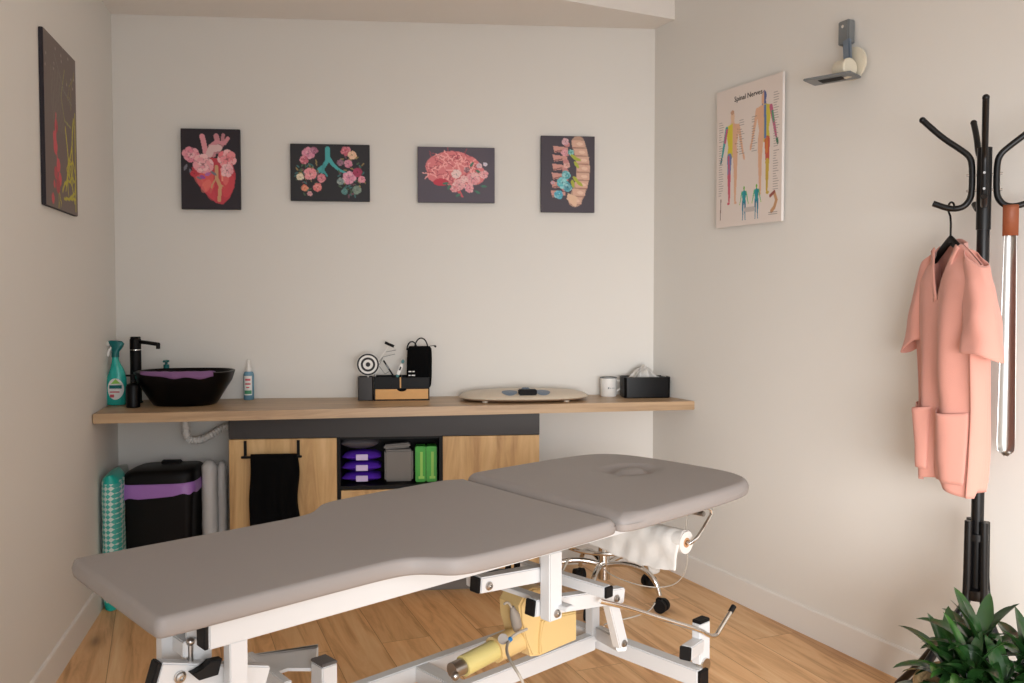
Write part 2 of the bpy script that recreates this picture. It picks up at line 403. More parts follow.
for i, px in enumerate((420.5, 431.5)):
    cx, _ = uv_at(px, 460, CV - .04)
    g = thing('green_carton', ['bright green slim carton beside the grey pouch in the niche', 'bright green slim carton at the right side of the niche'][i], 'carton', B(cx, CV - .08, nf), 'green cartons in the niche')
    b = MB(); b.box(B(cx, CV - .08, nf + .081), (.047, .075, .16), BW, .004); b.build('box', m_green, g)
    b = MB(); b.box(B(cx + .004, CV - .0418, nf + .082), (.012, .002, .11), BW, .0008); b.box(B(cx + .004, CV - .0418, nf + .022), (.026, .002, .012), BW, .0008); b.build('print', m_lime, g)

# over-door towel rail and towel
hk = thing('towel_rail', 'black over-door rail holding the black hand towel', 'towel rail', B(uv_at(271, 457, CV)[0], CV + .02, uv_at(271, 457, CV)[1]))
h0, hz = uv_at(241, 457.5, CV + .035); h1, _ = uv_at(302, 456, CV + .035); p0 = uv_at(245.5, 457, CV)[0]; p1 = uv_at(298.5, 457, CV)[0]
for pp in (p0, p1):
    b = MB()
    b.box(B(pp, CV + .0035, hz + .032), (.013, .003, .068), BW, .0008)
    b.box(B(pp, CV + .0195, hz), (.013, .035, .004), BW, .0008)
    b.box(B(pp, CV - .004, hz + .0655), (.013, .017, .002), BW, .0006)
    b.build('hook_strap', m_blackmat, hk)
b = MB(); b.box(B((h0 + h1) / 2, CV + .036, hz), (h1 - h0, .006, .011), BW, .002); b.build('bar', m_blackmat, hk)
ta = uv_at(251, 480, CV + .04)[0]; tb = uv_at(297.5, 480, CV + .04)[0]
b = MB(); cols = []
prof = []
for i in range(40):
    t = i / 39
    if t < .46: prof.append((-.010, hz - .30 * (1 - t / .46) - .0))
    elif t > .54: prof.append((.010, hz - .41 * (t - .54) / .46))
    else:
        a = (t - .46) / .08 * pi; prof.append((-.010 * cos(a), hz + .012 * sin(a)))
rows = []
for v_, z_ in prof:
    sag = (hz - z_)
    rows.append([b.bm.verts.new(B(ta + (tb - ta) * (j / 23) + .006 * sin(sag * 25) * (1 if j > 11 else .4) + (.012 * sag * (j / 23 - .5) * 3), CV + .036 + v_ * (1 + sag * 1.0) + (.004 * sin(j * .9) + .003 * noise.noise(V((j * .3, sag * 9, 0)))) * min(1, sag * 9) * (1 if v_ > 0 else .1) + (.003 if v_ > 0 else 0), z_)) for j in range(24)])
for r1, r2 in zip(rows, rows[1:]): b.bridge(r1, r2, False)
tw = b.build('hand_towel', m_towel, org=B((ta + tb) / 2, CV + .036, hz)); tag(tw, 'black hand towel folded over the rail on the left cabinet door', 'towel')
md = tw.modifiers.new('thick', 'SOLIDIFY'); md.thickness = .005; md.offset = 0

# ------------------------------------------------------------------ washbasin, tap and cloth
ua, va = on_top(152, 404.5); ub, vb = on_top(208, 404.5)
su, sz0 = uv_at(184, 400, .19); su = uv_at(184, 400, .2)[0]; sl = uv_at(136, 372, .2)[0]; sr = uv_at(234, 372, .2)[0]
zrim = uv_at(184, 371, .2)[1]
print('sink', su, sl, sr, zrim)
sk = thing('vessel_basin', 'glossy black vessel basin standing on the left end of the worktop', 'sink', B((sl + sr) / 2, .2, WZ))
b = MB(); cs = B((sl + sr) / 2, .2, WZ); hw = (sr - sl) / 2; hh = zrim - WZ
def sup(k, kk, z, n=48, e=2.6, sh=0):
    pts = []
    for i in range(n):
        t = 2 * pi * i / n; c_, s_ = cos(t), sin(t)
        pts.append(cs + U * (hw * k * copysign(abs(c_) ** (2 / e), c_) + sh) + N * (.155 * kk * copysign(abs(s_) ** (2 / e), s_)) + UP * z)
    return pts
outer = [(.58, .62, 0), (.62, .66, .003), (.69, .72, .022), (.785, .80, .055), (.87, .88, .084), (.94, .945, .108), (1, 1, hh)]
rings = [sup(a, c, z) for a, c, z in outer] + [sup(.975, .96, hh + .003), sup(.95, .94, hh), sup(.84, .84, .08), sup(.6, .62, .025), sup(.2, .2, .012), sup(.02, .02, .011)]
b.loft(rings); b.build('bowl', m_black, sk, angle=60)
b = MB(); b.lathe(cs + UP * .0125, [(.0, 0), (.03, 0), (.03, .003), (.012, .004), (0, .004)], 24); b.build('drain_cover', m_chrome, sk)
# cloth draped over rim (left and front)
c0 = uv_at(138, 372, .35)[0]; c1 = uv_at(211, 372, .35)[0]
b = MB(); rows = []
for i in range(10):
    r_ = []
    for j in range(33):
        s_ = j / 32; uu = c0 + .004 + (c1 - c0) * s_
        k = (uu - (sl + sr) / 2) / hw; k = max(-.97, min(.97, k)); vr = .155 * (1 - abs(k) ** 2.6) ** (1 / 2.6)
        t = i / 9
        drop = (.011 + .016 * min(1, s_ * 2.0) + .006 * sin(s_ * 17) * s_)
        if t < .5: vv = vr * (1 - .5 * (1 - t * 2) ** 1) ; zz = hh + .008 - .02 * (1 - t * 2) ** 2 + .003 * noise.noise(V((uu * 40, t * 5, 0)))
        else:
            q_ = (t - .5) * 2; vv = vr + .008 + .003 * sin(s_ * 30) * q_ - .12 * drop * q_; zz = hh + .008 - drop * q_ * q_
        r_.append(b.bm.verts.new(B(uu, .2 + vv, WZ + zz)))
    rows.append(r_)
for r1, r2 in zip(rows, rows[1:]): b.bridge(r1, r2, False)
cl = b.build('cleaning_cloth', m_purple, org=B((c0 + c1) / 2, .33, WZ + hh)); tag(cl, 'mauve cloth draped over the front rim of the black basin', 'cloth')
md = cl.modifiers.new('thick', 'SOLIDIFY'); md.thickness = .004; md.offset = 0
# tap
fu = uv_at(136, 380, .12)[0]; fz = uv_at(136, 338.5, .12)[1]; fr = (uv_at(141.5, 380, .12)[0] - uv_at(130.5, 380, .12)[0]) / 2
fs = uv_at(158.5, 345, .19)[0]
tp = thing('basin_tap', 'tall matt black mixer tap behind the black basin', 'tap', B(fu, .12, WZ))
b = MB(); b.lathe(B(fu, .12, WZ), [(fr * 1.25, 0), (fr * 1.25, .006), (fr, .008), (fr, fz - WZ - .004), (fr - .003, fz - WZ), (0, fz - WZ)], 28); b.build('body', m_blackmat, tp)
b = MB(); b.lathe(B(fu, .12, fz - .052), [(fr + .0006, 0), (fr + .0006, .003)], 28); b.build('ring', m_chrome, tp)
b = MB(); b.tube([B(fu + fr * .4, .12, fz - .014), B((fu + fs) / 2, .15, fz - .018), B(fs, .185, fz - .024)], .0085, 14); b.cyl(B(fs - .004, .183, fz - .022), B(fs - .004, .183, fz - .044), .009); b.build('spout', m_blackmat, tp)
b = MB(); b.box(B(fu, .12, fz + .004), (fr * 1.7, .03, .008), BW, .003); b.build('lever', m_blackmat, tp)
# soap dispenser behind basin: only its pump head shows above the rim
du, dz = uv_at(166, 362, .06)
ds = thing('soap_dispenser', 'soap bottle behind the basin, only its teal pump showing', 'soap dispenser', B(du, .055, WZ))
b = MB(); zt2 = dz - WZ; b.lathe(B(du, .055, WZ), [(.024, 0), (.027, .004), (.027, zt2 - .05), (.012, zt2 - .036), (.012, zt2 - .026), (0, zt2 - .026)], 24); b.build('bottle', m_tealliq, ds)
b = MB(); b.lathe(B(du, .055, WZ), [(.013, zt2 - .028), (.013, zt2 - .012), (.006, zt2 - .011), (.006, zt2 - .002), (.013, zt2), (.013, zt2 + .008), (0, zt2 + .010)], 24); b.box(B(du, .075, WZ + zt2 + .004), (.011, .04, .008), BW, .002); b.build('pump', m_dteal, ds)
pbu, pbv = on_top(143.5, 408)
pbz = uv_at(143.5, 373, .24)[1] - WZ; pbu = uv_at(143, 400, .24)[0]; pbv = .25
pb = thing('pump_bottle', 'small black pump bottle in front of the tap beside the basin', 'soap dispenser', B(pbu - .03, pbv, WZ))
pbu -= .022; pbv = .30
b = MB(); b.lathe(B(pbu, pbv, WZ), [(.026, 0), (.029, .003), (.029, pbz * .62), (.024, pbz * .70), (.011, pbz * .74), (.011, pbz * .8), (0, pbz * .8)], 28); b.build('bottle', m_black, pb)
b = MB(); b.cyl(B(pbu, pbv, WZ + pbz * .79), B(pbu, pbv, WZ + pbz * .93), .004); b.box(B(pbu - .010, pbv, WZ + pbz * .96), (.042, .014, .008), BW, .003); b.build('pump', m_blackmat, pb)
# teal trigger spray
tv = .2; tu = uv_at(116.5, 400, tv)[0]
hgt = uv_at(112, 341, tv)[1] - WZ
print('spray', tu, tv, hgt)
sp = thing('spray_bottle', 'teal trigger spray cleaner bottle at the left end of the worktop', 'spray bottle', B(tu, tv, WZ))
k = hgt / .29; rings = []
for w, d, z, sh in ((.040, .026, 0, -.002), (.045, .03, .006, -.002), (.046, .031, .05, -.002), (.047, .031, .09, 0), (.043, .029, .125, .002), (.031, .025, .16, .004), (.019, .019, .19, .0), (.015, .015, .205, -.002), (.0145, .0145, .218, -.002)):
    rings.append([B(tu + (sh + w * cos(a) * .98) * k, tv + d * k * sin(a), WZ + z * k + .0005) for a in [2 * pi * j / 28 for j in range(28)]])
b = MB(); b.loft(rings); b.build('bottle', m_tealliq, sp, angle=60)
b = MB(); b.loft([[B(tu + (x0 + w * cos(a)) * k, tv + d * k * sin(a), WZ + z * k) for a in [2 * pi * j / 24 for j in range(24)]] for w, d, z, x0 in ((.0165, .0165, .217, -.002), (.0165, .0165, .24, -.002), (.017, .014, .243, 0), (.026, .014, .262, .006), (.034, .014, .278, .004), (.03, .012, .289, -.002), (.018, .008, .292, -.008))]); b.build('spray_head', m_dteal, sp)
b = MB(); b.box(B(tu - .036 * k, tv, WZ + .278 * k), (.024 * k, .02 * k, .02 * k), BW, .004); b.build('nozzle', m_whitepl, sp)
b = MB(); b.tube([B(tu - .012 * k, tv, WZ + .266 * k), B(tu - .026 * k, tv, WZ + .25 * k), B(tu - .036 * k, tv, WZ + .222 * k)], .0075 * k, 10); b.build('trigger', m_whitepl, sp)
def ovalpatch(mb, cu_, cz_, rx, rz, tv_, off, n=28, wsx=.0475, wsy=.032):
    pts = []
    rings = []
    for rr in (1.0, .7, .4, .02):
        r_ = []
        for i in range(n):
            a = 2 * pi * i / n; x = cu_ + rx * rr * cos(a); z = cz_ + rz * rr * sin(a)
            dx = max(-.98, min(.98, (x - tu) / (wsx * k))); v = tv_ + wsy * k * sqrt(1 - dx * dx) + off
            r_.append(B(x, v, z))
        rings.append(r_)
    mb.loft(rings, False)
b = MB(); ovalpatch(b, tu + .006 * k, WZ + .075 * k, .034 * k, .048 * k, tv, .0006); lb = b.build('label_patch', m_whitepl, sp)
b = MB(); b.box(B(tu + .008 * k, tv + .0335 * k, WZ + .085 * k), (.054 * k, .002, .015 * k), BW, .0005); b.build('label_band', m_dteal, sp)
b = MB(); b.box(B(tu + .004 * k, tv + .0335 * k, WZ + .062 * k), (.042 * k, .002, .005 * k), BW, .0004); b.box(B(tu - .008 * k, tv + .033 * k, WZ + .044 * k), (.018 * k, .002, .013 * k), BW, .0008); b.build('label_print', m_red, sp)
b = MB(); b.prism([B(tu - .012 * k, tv + .0335 * k, WZ + .098 * k), B(tu + .03 * k, tv + .0325 * k, WZ + .1 * k), B(tu + .008 * k, tv + .0335 * k, WZ + .12 * k)], N * .001); b.build('label_leaf', m_lime, sp)
# small pale blue spray
v_ = .045; u_ = uv_at(249, 398, v_)[0]; z1 = uv_at(249, 359.5, v_)[1] - WZ
sb = thing('mist_bottle', 'small pale blue bottle with white cap between basin and organiser', 'bottle', B(u_, v_, WZ))
b = MB(); b.lathe(B(u_, v_, WZ), [(.022, 0), (.024, .003), (.024, z1 * .62), (.02, z1 * .69), (.009, z1 * .71), (0, z1 * .71)], 28); b.build('bottle', m_glassblue, sb)
b = MB(); b.lathe(B(u_, v_, WZ), [(.0125, z1 * .70), (.0125, z1 * .78), (.008, z1 * .82), (.0065, z1 * .98), (0, z1)], 24); b.build('cap', m_whitepl, sb)
def arcpatch(mb, c, r, a0, a1, z0, z1_, n=10):
    mid = atan2(N.y, N.x); r1 = []; r2 = []
    for i in range(n + 1):
        a = mid + a0 + (a1 - a0) * i / n; d = V((cos(a), sin(a), 0)) * r
        r1.append(mb.bm.verts.new(c + d + UP * z0)); r2.append(mb.bm.verts.new(c + d + UP * z1_))
    mb.bridge(r1, r2, False)
b = MB(); arcpatch(b, B(u_, v_, WZ), .0246, -.8, .8, z1 * .12, z1 * .6); b.build('label_patch', m_whitepl, sb)
b = MB(); arcpatch(b, B(u_, v_, WZ), .0249, -.7, .7, z1 * .15, z1 * .24); b.build('label_band', mat('green_ink', rgb(70, 150, 110), .5), sb)
b = MB(); arcpatch(b, B(u_, v_, WZ), .0249, -.5, .5, z1 * .48, z1 * .53); arcpatch(b, B(u_, v_, WZ), .0249, -.5, .5, z1 * .38, z1 * .42); arcpatch(b, B(u_, v_, WZ), .0249, -.3, .3, z1 * .30, z1 * .33); b.build('label_print', m_red, sb)

# waste pipe below
pp = [atw(185, 420, LC + N * .12, RC + N * .12), atw(186, 432, LC + N * .12, RC + N * .12), atw(188, 440, LC + N * .12, RC + N * .12), atw(200, 441, LC + N * .1, RC + N * .1), atw(213, 434, LC + N * .08, RC + N * .08), atw(222, 428, LC + N * .06, RC + N * .06), atw(235, 425, LC + N * .05, RC + N * .05)]
pp[0].z = WZ - WT
pts = [V(p) for p in pp]
for _ in range(3):
    q = [pts[0]]
    for a, c in zip(pts, pts[1:]): q += [a * .75 + c * .25, a * .25 + c * .75]
    pts = q + [pts[-1]]
b = MB(); b.tube(pts, lambda t: .0165 + .002 * (1 if int(t * (len(pts) - 1)) % 2 else -1), 16)
tag(b.build('waste_pipe', m_whitepl, org=pp[0]), 'white corrugated waste pipe bending under the basin end of the worktop', 'pipe')

# ------------------------------------------------------------------ organiser and neighbours
ovf = max(on_top(400, 400.5)[1], .125); oc0 = uv_at(374, 395, ovf)[0]; oc1 = uv_at(429.5, 395, ovf)[0]; od = .118; oh = uv_at(400, 377, ovf)[1] - WZ
print('org', oc0, oc1, ovf, oh)
ow = oc1 - oc0; oc = (oc0 + oc1) / 2; ovc = ovf - od / 2
og = thing('desk_organiser', 'black desk organiser with a small wooden drawer on the worktop', 'organiser', B(oc, ovc, WZ))
zs = WZ + oh * .5
b = MB()
for (ua, ub, va, vb, za, zb) in ((oc0, oc1, ovf - od, ovf, WZ, WZ + .004), (oc0, oc0 + .004, ovf - od, ovf, WZ, WZ + oh), (oc1 - .004, oc1, ovf - od, ovf, WZ, WZ + oh * .97), (oc0, oc1, ovf - od, ovf - od + .004, WZ, WZ + oh), (oc0, oc1, ovf - od, ovf, zs, zs + .004),
                                 (oc0 + .004, oc0 + ow * .33, ovf - .004, ovf - .0005, zs, WZ + oh), (oc0 + ow * .33, oc1, ovf - .008, ovf - .0045, zs, WZ + oh * .97), (oc - .004, oc, ovf - od, ovf, zs, WZ + oh)):
    b.box(B((ua + ub) / 2, (va + vb) / 2, (za + zb) / 2), (ub - ua, vb - va, zb - za), BW, .0008)
b.build('tray', m_blackmat, og)
b = MB(); z_ = WZ + .006; zt_ = zs - .002
notch = [(oc0 + .006, z_), (oc1 - .006, z_), (oc1 - .006, zt_)] + [(oc + .022 * cos(a), zt_ - .012 * sin(a)) for a in [pi * i / 8 for i in range(9)]] + [(oc0 + .006, zt_)]
b.prism([B(x, ovf - .006, z) for x, z in notch], N * .007, bev=.0006); b.build('drawer', m_bamboo, og)
cu_ = uv_at(366.5, 385, ovc)[0]
cbx = thing('pencil_cup', 'dark square cup left of the desk organiser', 'pen cup', B(cu_, ovc + .02, WZ))
b = MB(); b.rbox(B(cu_ - .002, ovc + .02, WZ + oh * .5), (.068, .075, oh), .006, BW, open_top=True); b.build('cup', m_anth, cbx)
# dart-board style disc
tu2, tz2 = uv_at(368, 364.5, ovc + .02); tR = .052
dc = thing('target_disc', 'small round disc with black and white rings standing in the dark cup', 'target', B(tu2, ovc + .02, tz2 - tR))
b = MB(); axd = (U, UP, N)
b.lathe(B(tu2, ovc + .015, tz2), [(tR, 0), (tR, .006)], 48, ax=axd); b.build('disc', m_whitepl, dc)
b = MB()
for r0, r1 in ((.043, .0505), (.023, .033), (0.0, .0105)):
    prof = [(r0, .0062), (r1, .0062), (r1, .0072), (r0, .0072)]
    b.lathe(B(tu2, ovc + .015, tz2), prof, 48, ax=axd, close=True) if r0 else b.lathe(B(tu2, ovc + .015, tz2), [(r1, .0062), (r1, .0072)], 32, ax=axd)
b.build('ring_print', m_ink, dc)
b = MB(); b.box(B(tu2, ovc + .018, tz2 - tR - .015), (.006, .004, .04), BW, .001); b.build('stem', m_whitepl, dc)
# reflex hammer: white shaft, black head
a_, z_a = uv_at(373, 378, ovc); c_, z_c = uv_at(388, 347, ovc)
hm = thing('reflex_hammer', 'slim reflex hammer with black head leaning out of the organiser', 'reflex hammer', B(a_, ovc, z_a))
b = MB(); b.tube([B(a_ + .004, ovc - .01, z_a - .03), B(a_ + .02, ovc, (z_a + z_c) / 2), B(c_, ovc, z_c)], .0026, 10); b.build('shaft', m_whitepl, hm)
h1_, hz1 = uv_at(385, 342.5, ovc); h2_, hz2 = uv_at(394, 346.5, ovc)
b = MB(); b.tube([B(h1_, ovc, hz1), B(h2_, ovc, hz2)], .0065, 14); b.build('head', m_rubber, hm)
# white wire bicycle silhouette ornament pieces (thin frame lines)
wf = thing('wire_stand', 'thin white wire frame rising behind the pen in the organiser', 'wire frame', B(a_ + .02, ovc - .02, WZ + oh))
b = MB()
for l in ([(374, 376), (383, 357), (395, 354)], [(379, 366), (385, 374), (390, 371)], [(386, 352), (396, 350)], [(383, 357), (377, 364)]):
    b.tube([B(uv_at(x, y, ovc - .02)[0], ovc - .02, uv_at(x, y, ovc - .02)[1]) for x, y in l], .0013, 8)
b.tube([B(uv_at(374, 376, ovc - .02)[0], ovc - .02, uv_at(374, 376, ovc - .02)[1]), B(uv_at(374, 376, ovc - .02)[0], ovc - .02, zs + .005)], .0013, 8)
b.build('wire', m_slate, wf)
# pen and thermometer
a_, z1_ = uv_at(383.5, 360.5, ovc + .03); c_, z2_ = uv_at(393.5, 376, ovc + .03)
pn = thing('ballpoint_pen', 'black pen leaning in the middle compartment of the organiser', 'pen', B(c_, ovc + .03, z2_))
dd = V((c_ - a_, 0, z2_ - z1_)); L_ = 1.35
b = MB(); b.tube([B(a_, ovc + .03, z1_), B(a_ + dd.x * L_, ovc + .03, z1_ + dd.z * L_)], .0038, 12); b.build('barrel', m_rubber, pn)
b = MB(); b.tube([B(a_ + dd.x * .25, ovc + .03, z1_ + dd.z * .25), B(a_ + dd.x * .55, ovc + .03, z1_ + dd.z * .55)], .0042, 12); b.build('grip_band', m_slate, pn)
a_, z1_ = uv_at(403, 361, ovc + .03); c_, z2_ = uv_at(397.5, 376, ovc + .03); dd = V((c_ - a_, 0, z2_ - z1_))
th = thing('thermometer', 'white and teal digital thermometer standing beside the pen', 'thermometer', B(c_, ovc + .03, z2_))
X_ = (U * dd.x + UP * dd.z).normalized(); Y_ = N.cross(X_)
b = MB(); b.box(B((a_ + c_) / 2 + dd.x * .1, ovc + .03, (z1_ + z2_) / 2 + dd.z * .1), (.06, .014, .008), (X_, Y_, N), .003); b.build('body', m_whitepl, th)
b = MB(); b.box(B(a_ + dd.x * .04, ovc + .03, z1_ + dd.z * .04), (.018, .0145, .0086), (X_, Y_, N), .003); b.build('tip', m_dteal, th); b = MB(); b.box(B(c_ - dd.x * .02, ovc + .03, z2_ - dd.z * .02), (.016, .0145, .0086), (X_, Y_, N), .003); b.build('tip', m_dteal, th)
b = MB(); b.box(B((a_ + c_) / 2, ovc + .0345, (z1_ + z2_) / 2), (.018, .007, .001), (X_, Y_, N), .0004); b.build('display', m_screen, th)
a_, z1_ = uv_at(400.5, 377, ovf + .002)
st = MB(); st.box(B(a_, ovf - .001, WZ + oh * .76), (.0075, .003, oh * .46), BW, .001)
tag(st.build('wooden_spatula', m_bamboo, org=B(a_, ovf, WZ + oh * .5)), 'flat wooden stick standing upright at the organiser front', 'spatula')
# black pouch
p0_, pz0 = uv_at(406.5, 385, ovc + .01); p1_, pz1 = uv_at(431.5, 346, ovc + .01)
pc = thing('drawstring_pouch', 'black fabric pouch with loop handles propped in the organiser', 'pouch', B((p0_ + p1_) / 2, ovc + .01, pz0))
pw, ph = p1_ - p0_, pz1 - pz0 + .012
b = MB(); rings = []
for i in range(17):
    t = i / 16; e = max(.12, sin(pi * min(1, max(0, t))) ** .3); wdt = pw / 2 * (.86 + .14 * min(1, e * 1.05)) * (1 if t < .95 else .93)
    rings.append([B((p0_ + p1_) / 2 + wdt * copysign(abs(cos(a)) ** .45, cos(a)) + .003 * t, ovc + .01 + .022 * e * copysign(abs(sin(a)) ** .8, sin(a)), pz0 - .012 + ph * t) for a in [2 * pi * j / 32 for j in range(32)]])
b.loft(rings); b.build('bag', m_towel, pc, angle=60)
b = MB()
for (xa, xb, yt) in ((407, 417, 341.5), (414.5, 428, 338)):
    A_, za_ = uv_at(xa, 350, ovc); C_, _ = uv_at(xb, 350, ovc); zt_ = uv_at(xa, yt, ovc)[1]
    b.tube([B((A_ + C_) / 2 - (C_ - A_) / 2 * cos(a), ovc + .01, za_ + (zt_ - za_) * sin(a)) for a in [pi * i / 14 for i in range(15)]], .0032, 10)
a_, z_a = uv_at(430, 346, ovc + .01); c_, z_c = uv_at(436, 346.5, ovc + .01)
b.tube([B(a_, ovc + .01, z_a), B(c_ - .006, ovc + .015, z_a + .002)], .0015, 8); b.tube([B(c_ - .008, ovc + .015, z_a + .002), B(c_, ovc + .015, z_c - .002)], .0045, 10)
b.build('handle_loop', m_rubber, pc)
b = MB()
for j, (yy, ws) in enumerate(((371.5, (3.0, 2.2)), (375.3, (2.2, 3.5)))):
    x = 408.5
    for w_ in ws:
        A_, z_a = uv_at(x, yy, ovc + .03); C_, _ = uv_at(x + w_, yy, ovc + .03); b.box(B((A_ + C_) / 2, ovc + .034, z_a), (C_ - A_, .001, .005), BW, .0003); x += w_ + .9
b.build('printed_words', m_white2, pc)

# ------------------------------------------------------------------ balance board scale
bu0 = on_top(459, 396, WZ + .02); bu1 = on_top(586, 394, WZ + .02)
fu_, fv_ = on_top(522, 401.5, WZ + .01)
bc = (bu0[0] + bu1[0]) / 2; bh = (bu1[0] - bu0[0]) / 2; bvf = min(WD - .01, fv_); bdp = bvf - .02; bcv = (bvf + .02) / 2
print('board', bc, bh, bvf)
bb = thing('body_scale', 'wide oval cream body scale with small dark display on the worktop', 'scale', B(bc, bcv, WZ))
def ov_(k1, k2, z, e=2.5, n=64):
    return [B(bc + bh * k1 * copysign(abs(cos(t)) ** (2 / e), cos(t)), bcv + bdp / 2 * k2 * copysign(abs(sin(t)) ** (2 / e), sin(t)), z) for t in [2 * pi * i / n for i in range(n)]]
z0 = WZ + .010
b = MB(); b.loft([ov_(.93, .9, z0 - .002), ov_(.985, .975, z0 + .004)]); b.build('underside', m_sand, bb, angle=60)
b = MB(); b.loft([ov_(.985, .975, z0 + .004), ov_(1, 1, z0 + .009), ov_(.99, .985, z0 + .014), ov_(.95, .92, z0 + .022), ov_(.82, .76, z0 + .031), ov_(.6, .52, z0 + .037), ov_(.3, .26, z0 + .040), ov_(.05, .05, z0 + .041)]); b.build('platform', m_cream, bb, angle=60)
for s1 in (-.62, .62):
    for s2 in (-.55, .6): b = MB(); b.cyl(B(bc + bh * s1, bcv + bdp / 2 * s2, WZ), B(bc + bh * s1, bcv + bdp / 2 * s2, z0), .014); b.build('foot', m_cream, bb)
def zsurf(u, v):
    r = ((abs(u - bc) / bh) ** 2.5 + (abs(v - bcv) / (bdp / 2)) ** 2.5) ** .4
    xs = [0, .28, .56, .79, .935, .985, 1]; zs_ = [.041, .040, .037, .031, .022, .014, .009]
    return z0 + float(np.interp(r, xs, zs_))
for s1 in (-1, 1):
    b = MB()
    cu2, cv2 = bc + s1 * .075, bcv + bdp * .30
    rings = [[(cu2 + .036 * k_ * cos(a), cv2 + .046 * k_ * sin(a)) for a in [2 * pi * i / 28 for i in range(28)]] for k_ in (1, .6, .05)]
    b.loft([[B(x, y, zsurf(x, y) + .0012) for x, y in r] for r in rings], False)
    b.build('sensor_pad', m_bluegrey, bb)
b = MB(); b.box(B(bc + .004, bcv + bdp * .38, zsurf(bc, bcv + bdp * .38) + .006), (.082, .045, .026), BW, .004); b.build('display', m_screen, bb)
b = MB(); b.lathe(B(bc + .004, bcv + bdp * .15, zsurf(bc, bcv + bdp * .15) - .002), [(.02, 0), (.02, .008), (.014, .014), (0, .015)], 24, ax=BW); b.build('knob', m_bluegrey, bb)

# ------------------------------------------------------------------ enamel mug and tissue box
mv = .07; mu = uv_at(608.5, 390, mv)[0]; mR = .040; mh = uv_at(609, 377.5, mv)[1] - WZ
mg = thing('enamel_mug', 'white enamel mug with dark rim left of the tissue box', 'mug', B(mu, mv, WZ))
b = MB(); b.lathe(B(mu, mv, WZ), [(mR * .9, 0), (mR * .97, .004), (mR, mh), (mR - .002, mh), (mR * .93, .006), (0, .005)], 36); b.build('cup', m_whitepl, mg)
b = MB(); b.lathe(B(mu, mv, WZ), [(mR + .0018, mh - .002), (mR + .0018, mh + .002), (mR - .003, mh + .002), (mR - .003, mh - .002)], 36, close=True); b.build('rim', m_slate, mg)
b = MB(); b.tube([B(mu + mR * .95, mv, WZ + mh * .85), B(mu + mR + .02, mv, WZ + mh * .82), B(mu + mR + .024, mv, WZ + mh * .45), B(mu + mR * .95, mv, WZ + mh * .25)], .0038, 10, smooth=2); b.build('handle', m_whitepl, mg)
b = MB()
for i, w_ in enumerate((.007, .004, .004, .004)):
    b.box(B(mu - .008 + i * .0085, mv + mR + .0005 - (i - 1) ** 2 * .0002, WZ + mh * .47), (w_, .001, .008 if i == 0 else .004), BW, .0003)
b.build('printed_word', m_slate, mg)
x0_, v0_ = on_top(624, 398.5); x1_, v1_ = on_top(664, 398.5); th_ = uv_at(640, 377.5, v0_)[1] - WZ
print('tissue', x0_, v0_, x1_, v1_, th_)
v0_ = max(v0_, .135); tw_ = .225; tc_ = x0_ + tw_ / 2 + .003; tvc = v0_ - .062
tb_ = thing('tissue_box', 'black tissue box with white tissue poking out at the worktop right end', 'tissue box', B(tc_, tvc, WZ))
X2 = U; b = MB(); b.rbox(B(tc_, tvc, WZ + th_ / 2), (tw_, .115, th_), .016, BW, open_top=True, wall=.004, taper=.985); b.build('box', m_black, tb_)
b = MB(); b.rbox(B(tc_, tvc, WZ + th_ - .008), (tw_ - .01, .105, .008), .012, BW); b.build('lid', m_blackmat, tb_)
b = MB()
for s_ in range(3):
    rows = []
    for i in range(9):
        t = i / 8; r_ = []
        for j in range(15):
            w = j / 14 - .5; r_.append(b.bm.verts.new(B(tc_ + .0 + w * (.13 - .05 * t) + (s_ - 1) * .018 * (1 - t), tvc + (s_ - 1) * .012 * (1 + t) + .008 * sin(w * 17 + s_ * 2) * (.3 + t), WZ + th_ - .012 + (.066 - .008 * s_ - .05 * abs(w)) * t + .003 * noise.noise(V((w * 9, t * 4, s_))))))
        rows.append(r_)
    for r1, r2 in zip(rows, rows[1:]): b.bridge(r1, r2, False)
tt = b.build('tissue', m_paper, tb_); md = tt.modifiers.new('thick', 'SOLIDIFY'); md.thickness = .001

# ------------------------------------------------------------------ under the worktop, left: bin, bags
def fl(x, y, z=0): return atz(x, y, z)
bnv = .235
bn0 = uv_at(127, 500, bnv)[0]; bn1 = uv_at(200, 500, bnv)[0]; bzt = uv_at(165, 465, bnv)[1]
print('bin', bn0, bn1, bzt)
bnc = (bn0 + bn1) / 2; bw_ = bn1 - bn0
bi = thing('waste_bin', 'black lidded waste bin with a purple liner under the worktop', 'bin', B(bnc, bnv, 0))
b = MB(); zb_ = bzt - .075; b.rbox(B(bnc, bnv - .02, zb_ / 2), (bw_ - .012, .25, zb_), .03, BW, taper=.86); b.build('body', m_blackmat, bi)
b = MB(); hl = .056
rings = []
for (sx, sv, z, off) in ((1, 1, zb_ + .012, 0), (1.0, 1.0, zb_ + .03, 0), (.985, .98, zb_ + .045, 0), (.93, .93, zb_ + .06, 0), (.84, .8, zb_ + .068, 0)):
    pts = []
    for i in range(48):
        t = 2 * pi * i / 48; e = 5
        pts.append(B(bnc + bw_ / 2 * sx * copysign(abs(cos(t)) ** (2 / e), cos(t)) + (1 - sx) * bw_ * .22, bnv - .02 + .13 * sv * copysign(abs(sin(t)) ** (2 / e), sin(t)), z + .004 * (cos(t) if True else 0)))
    rings.append(pts)
b.loft(rings); b.build('lid', m_blackmat, bi, angle=50)
b = MB(); b.box(B(bnc + .012, bnv - .09, zb_ + .072), (.085, .03, .02), BW, .004); b.build('hinge', m_blackmat, bi)
b = MB(); prev = None
r1 = []; r2 = []; r3 = []
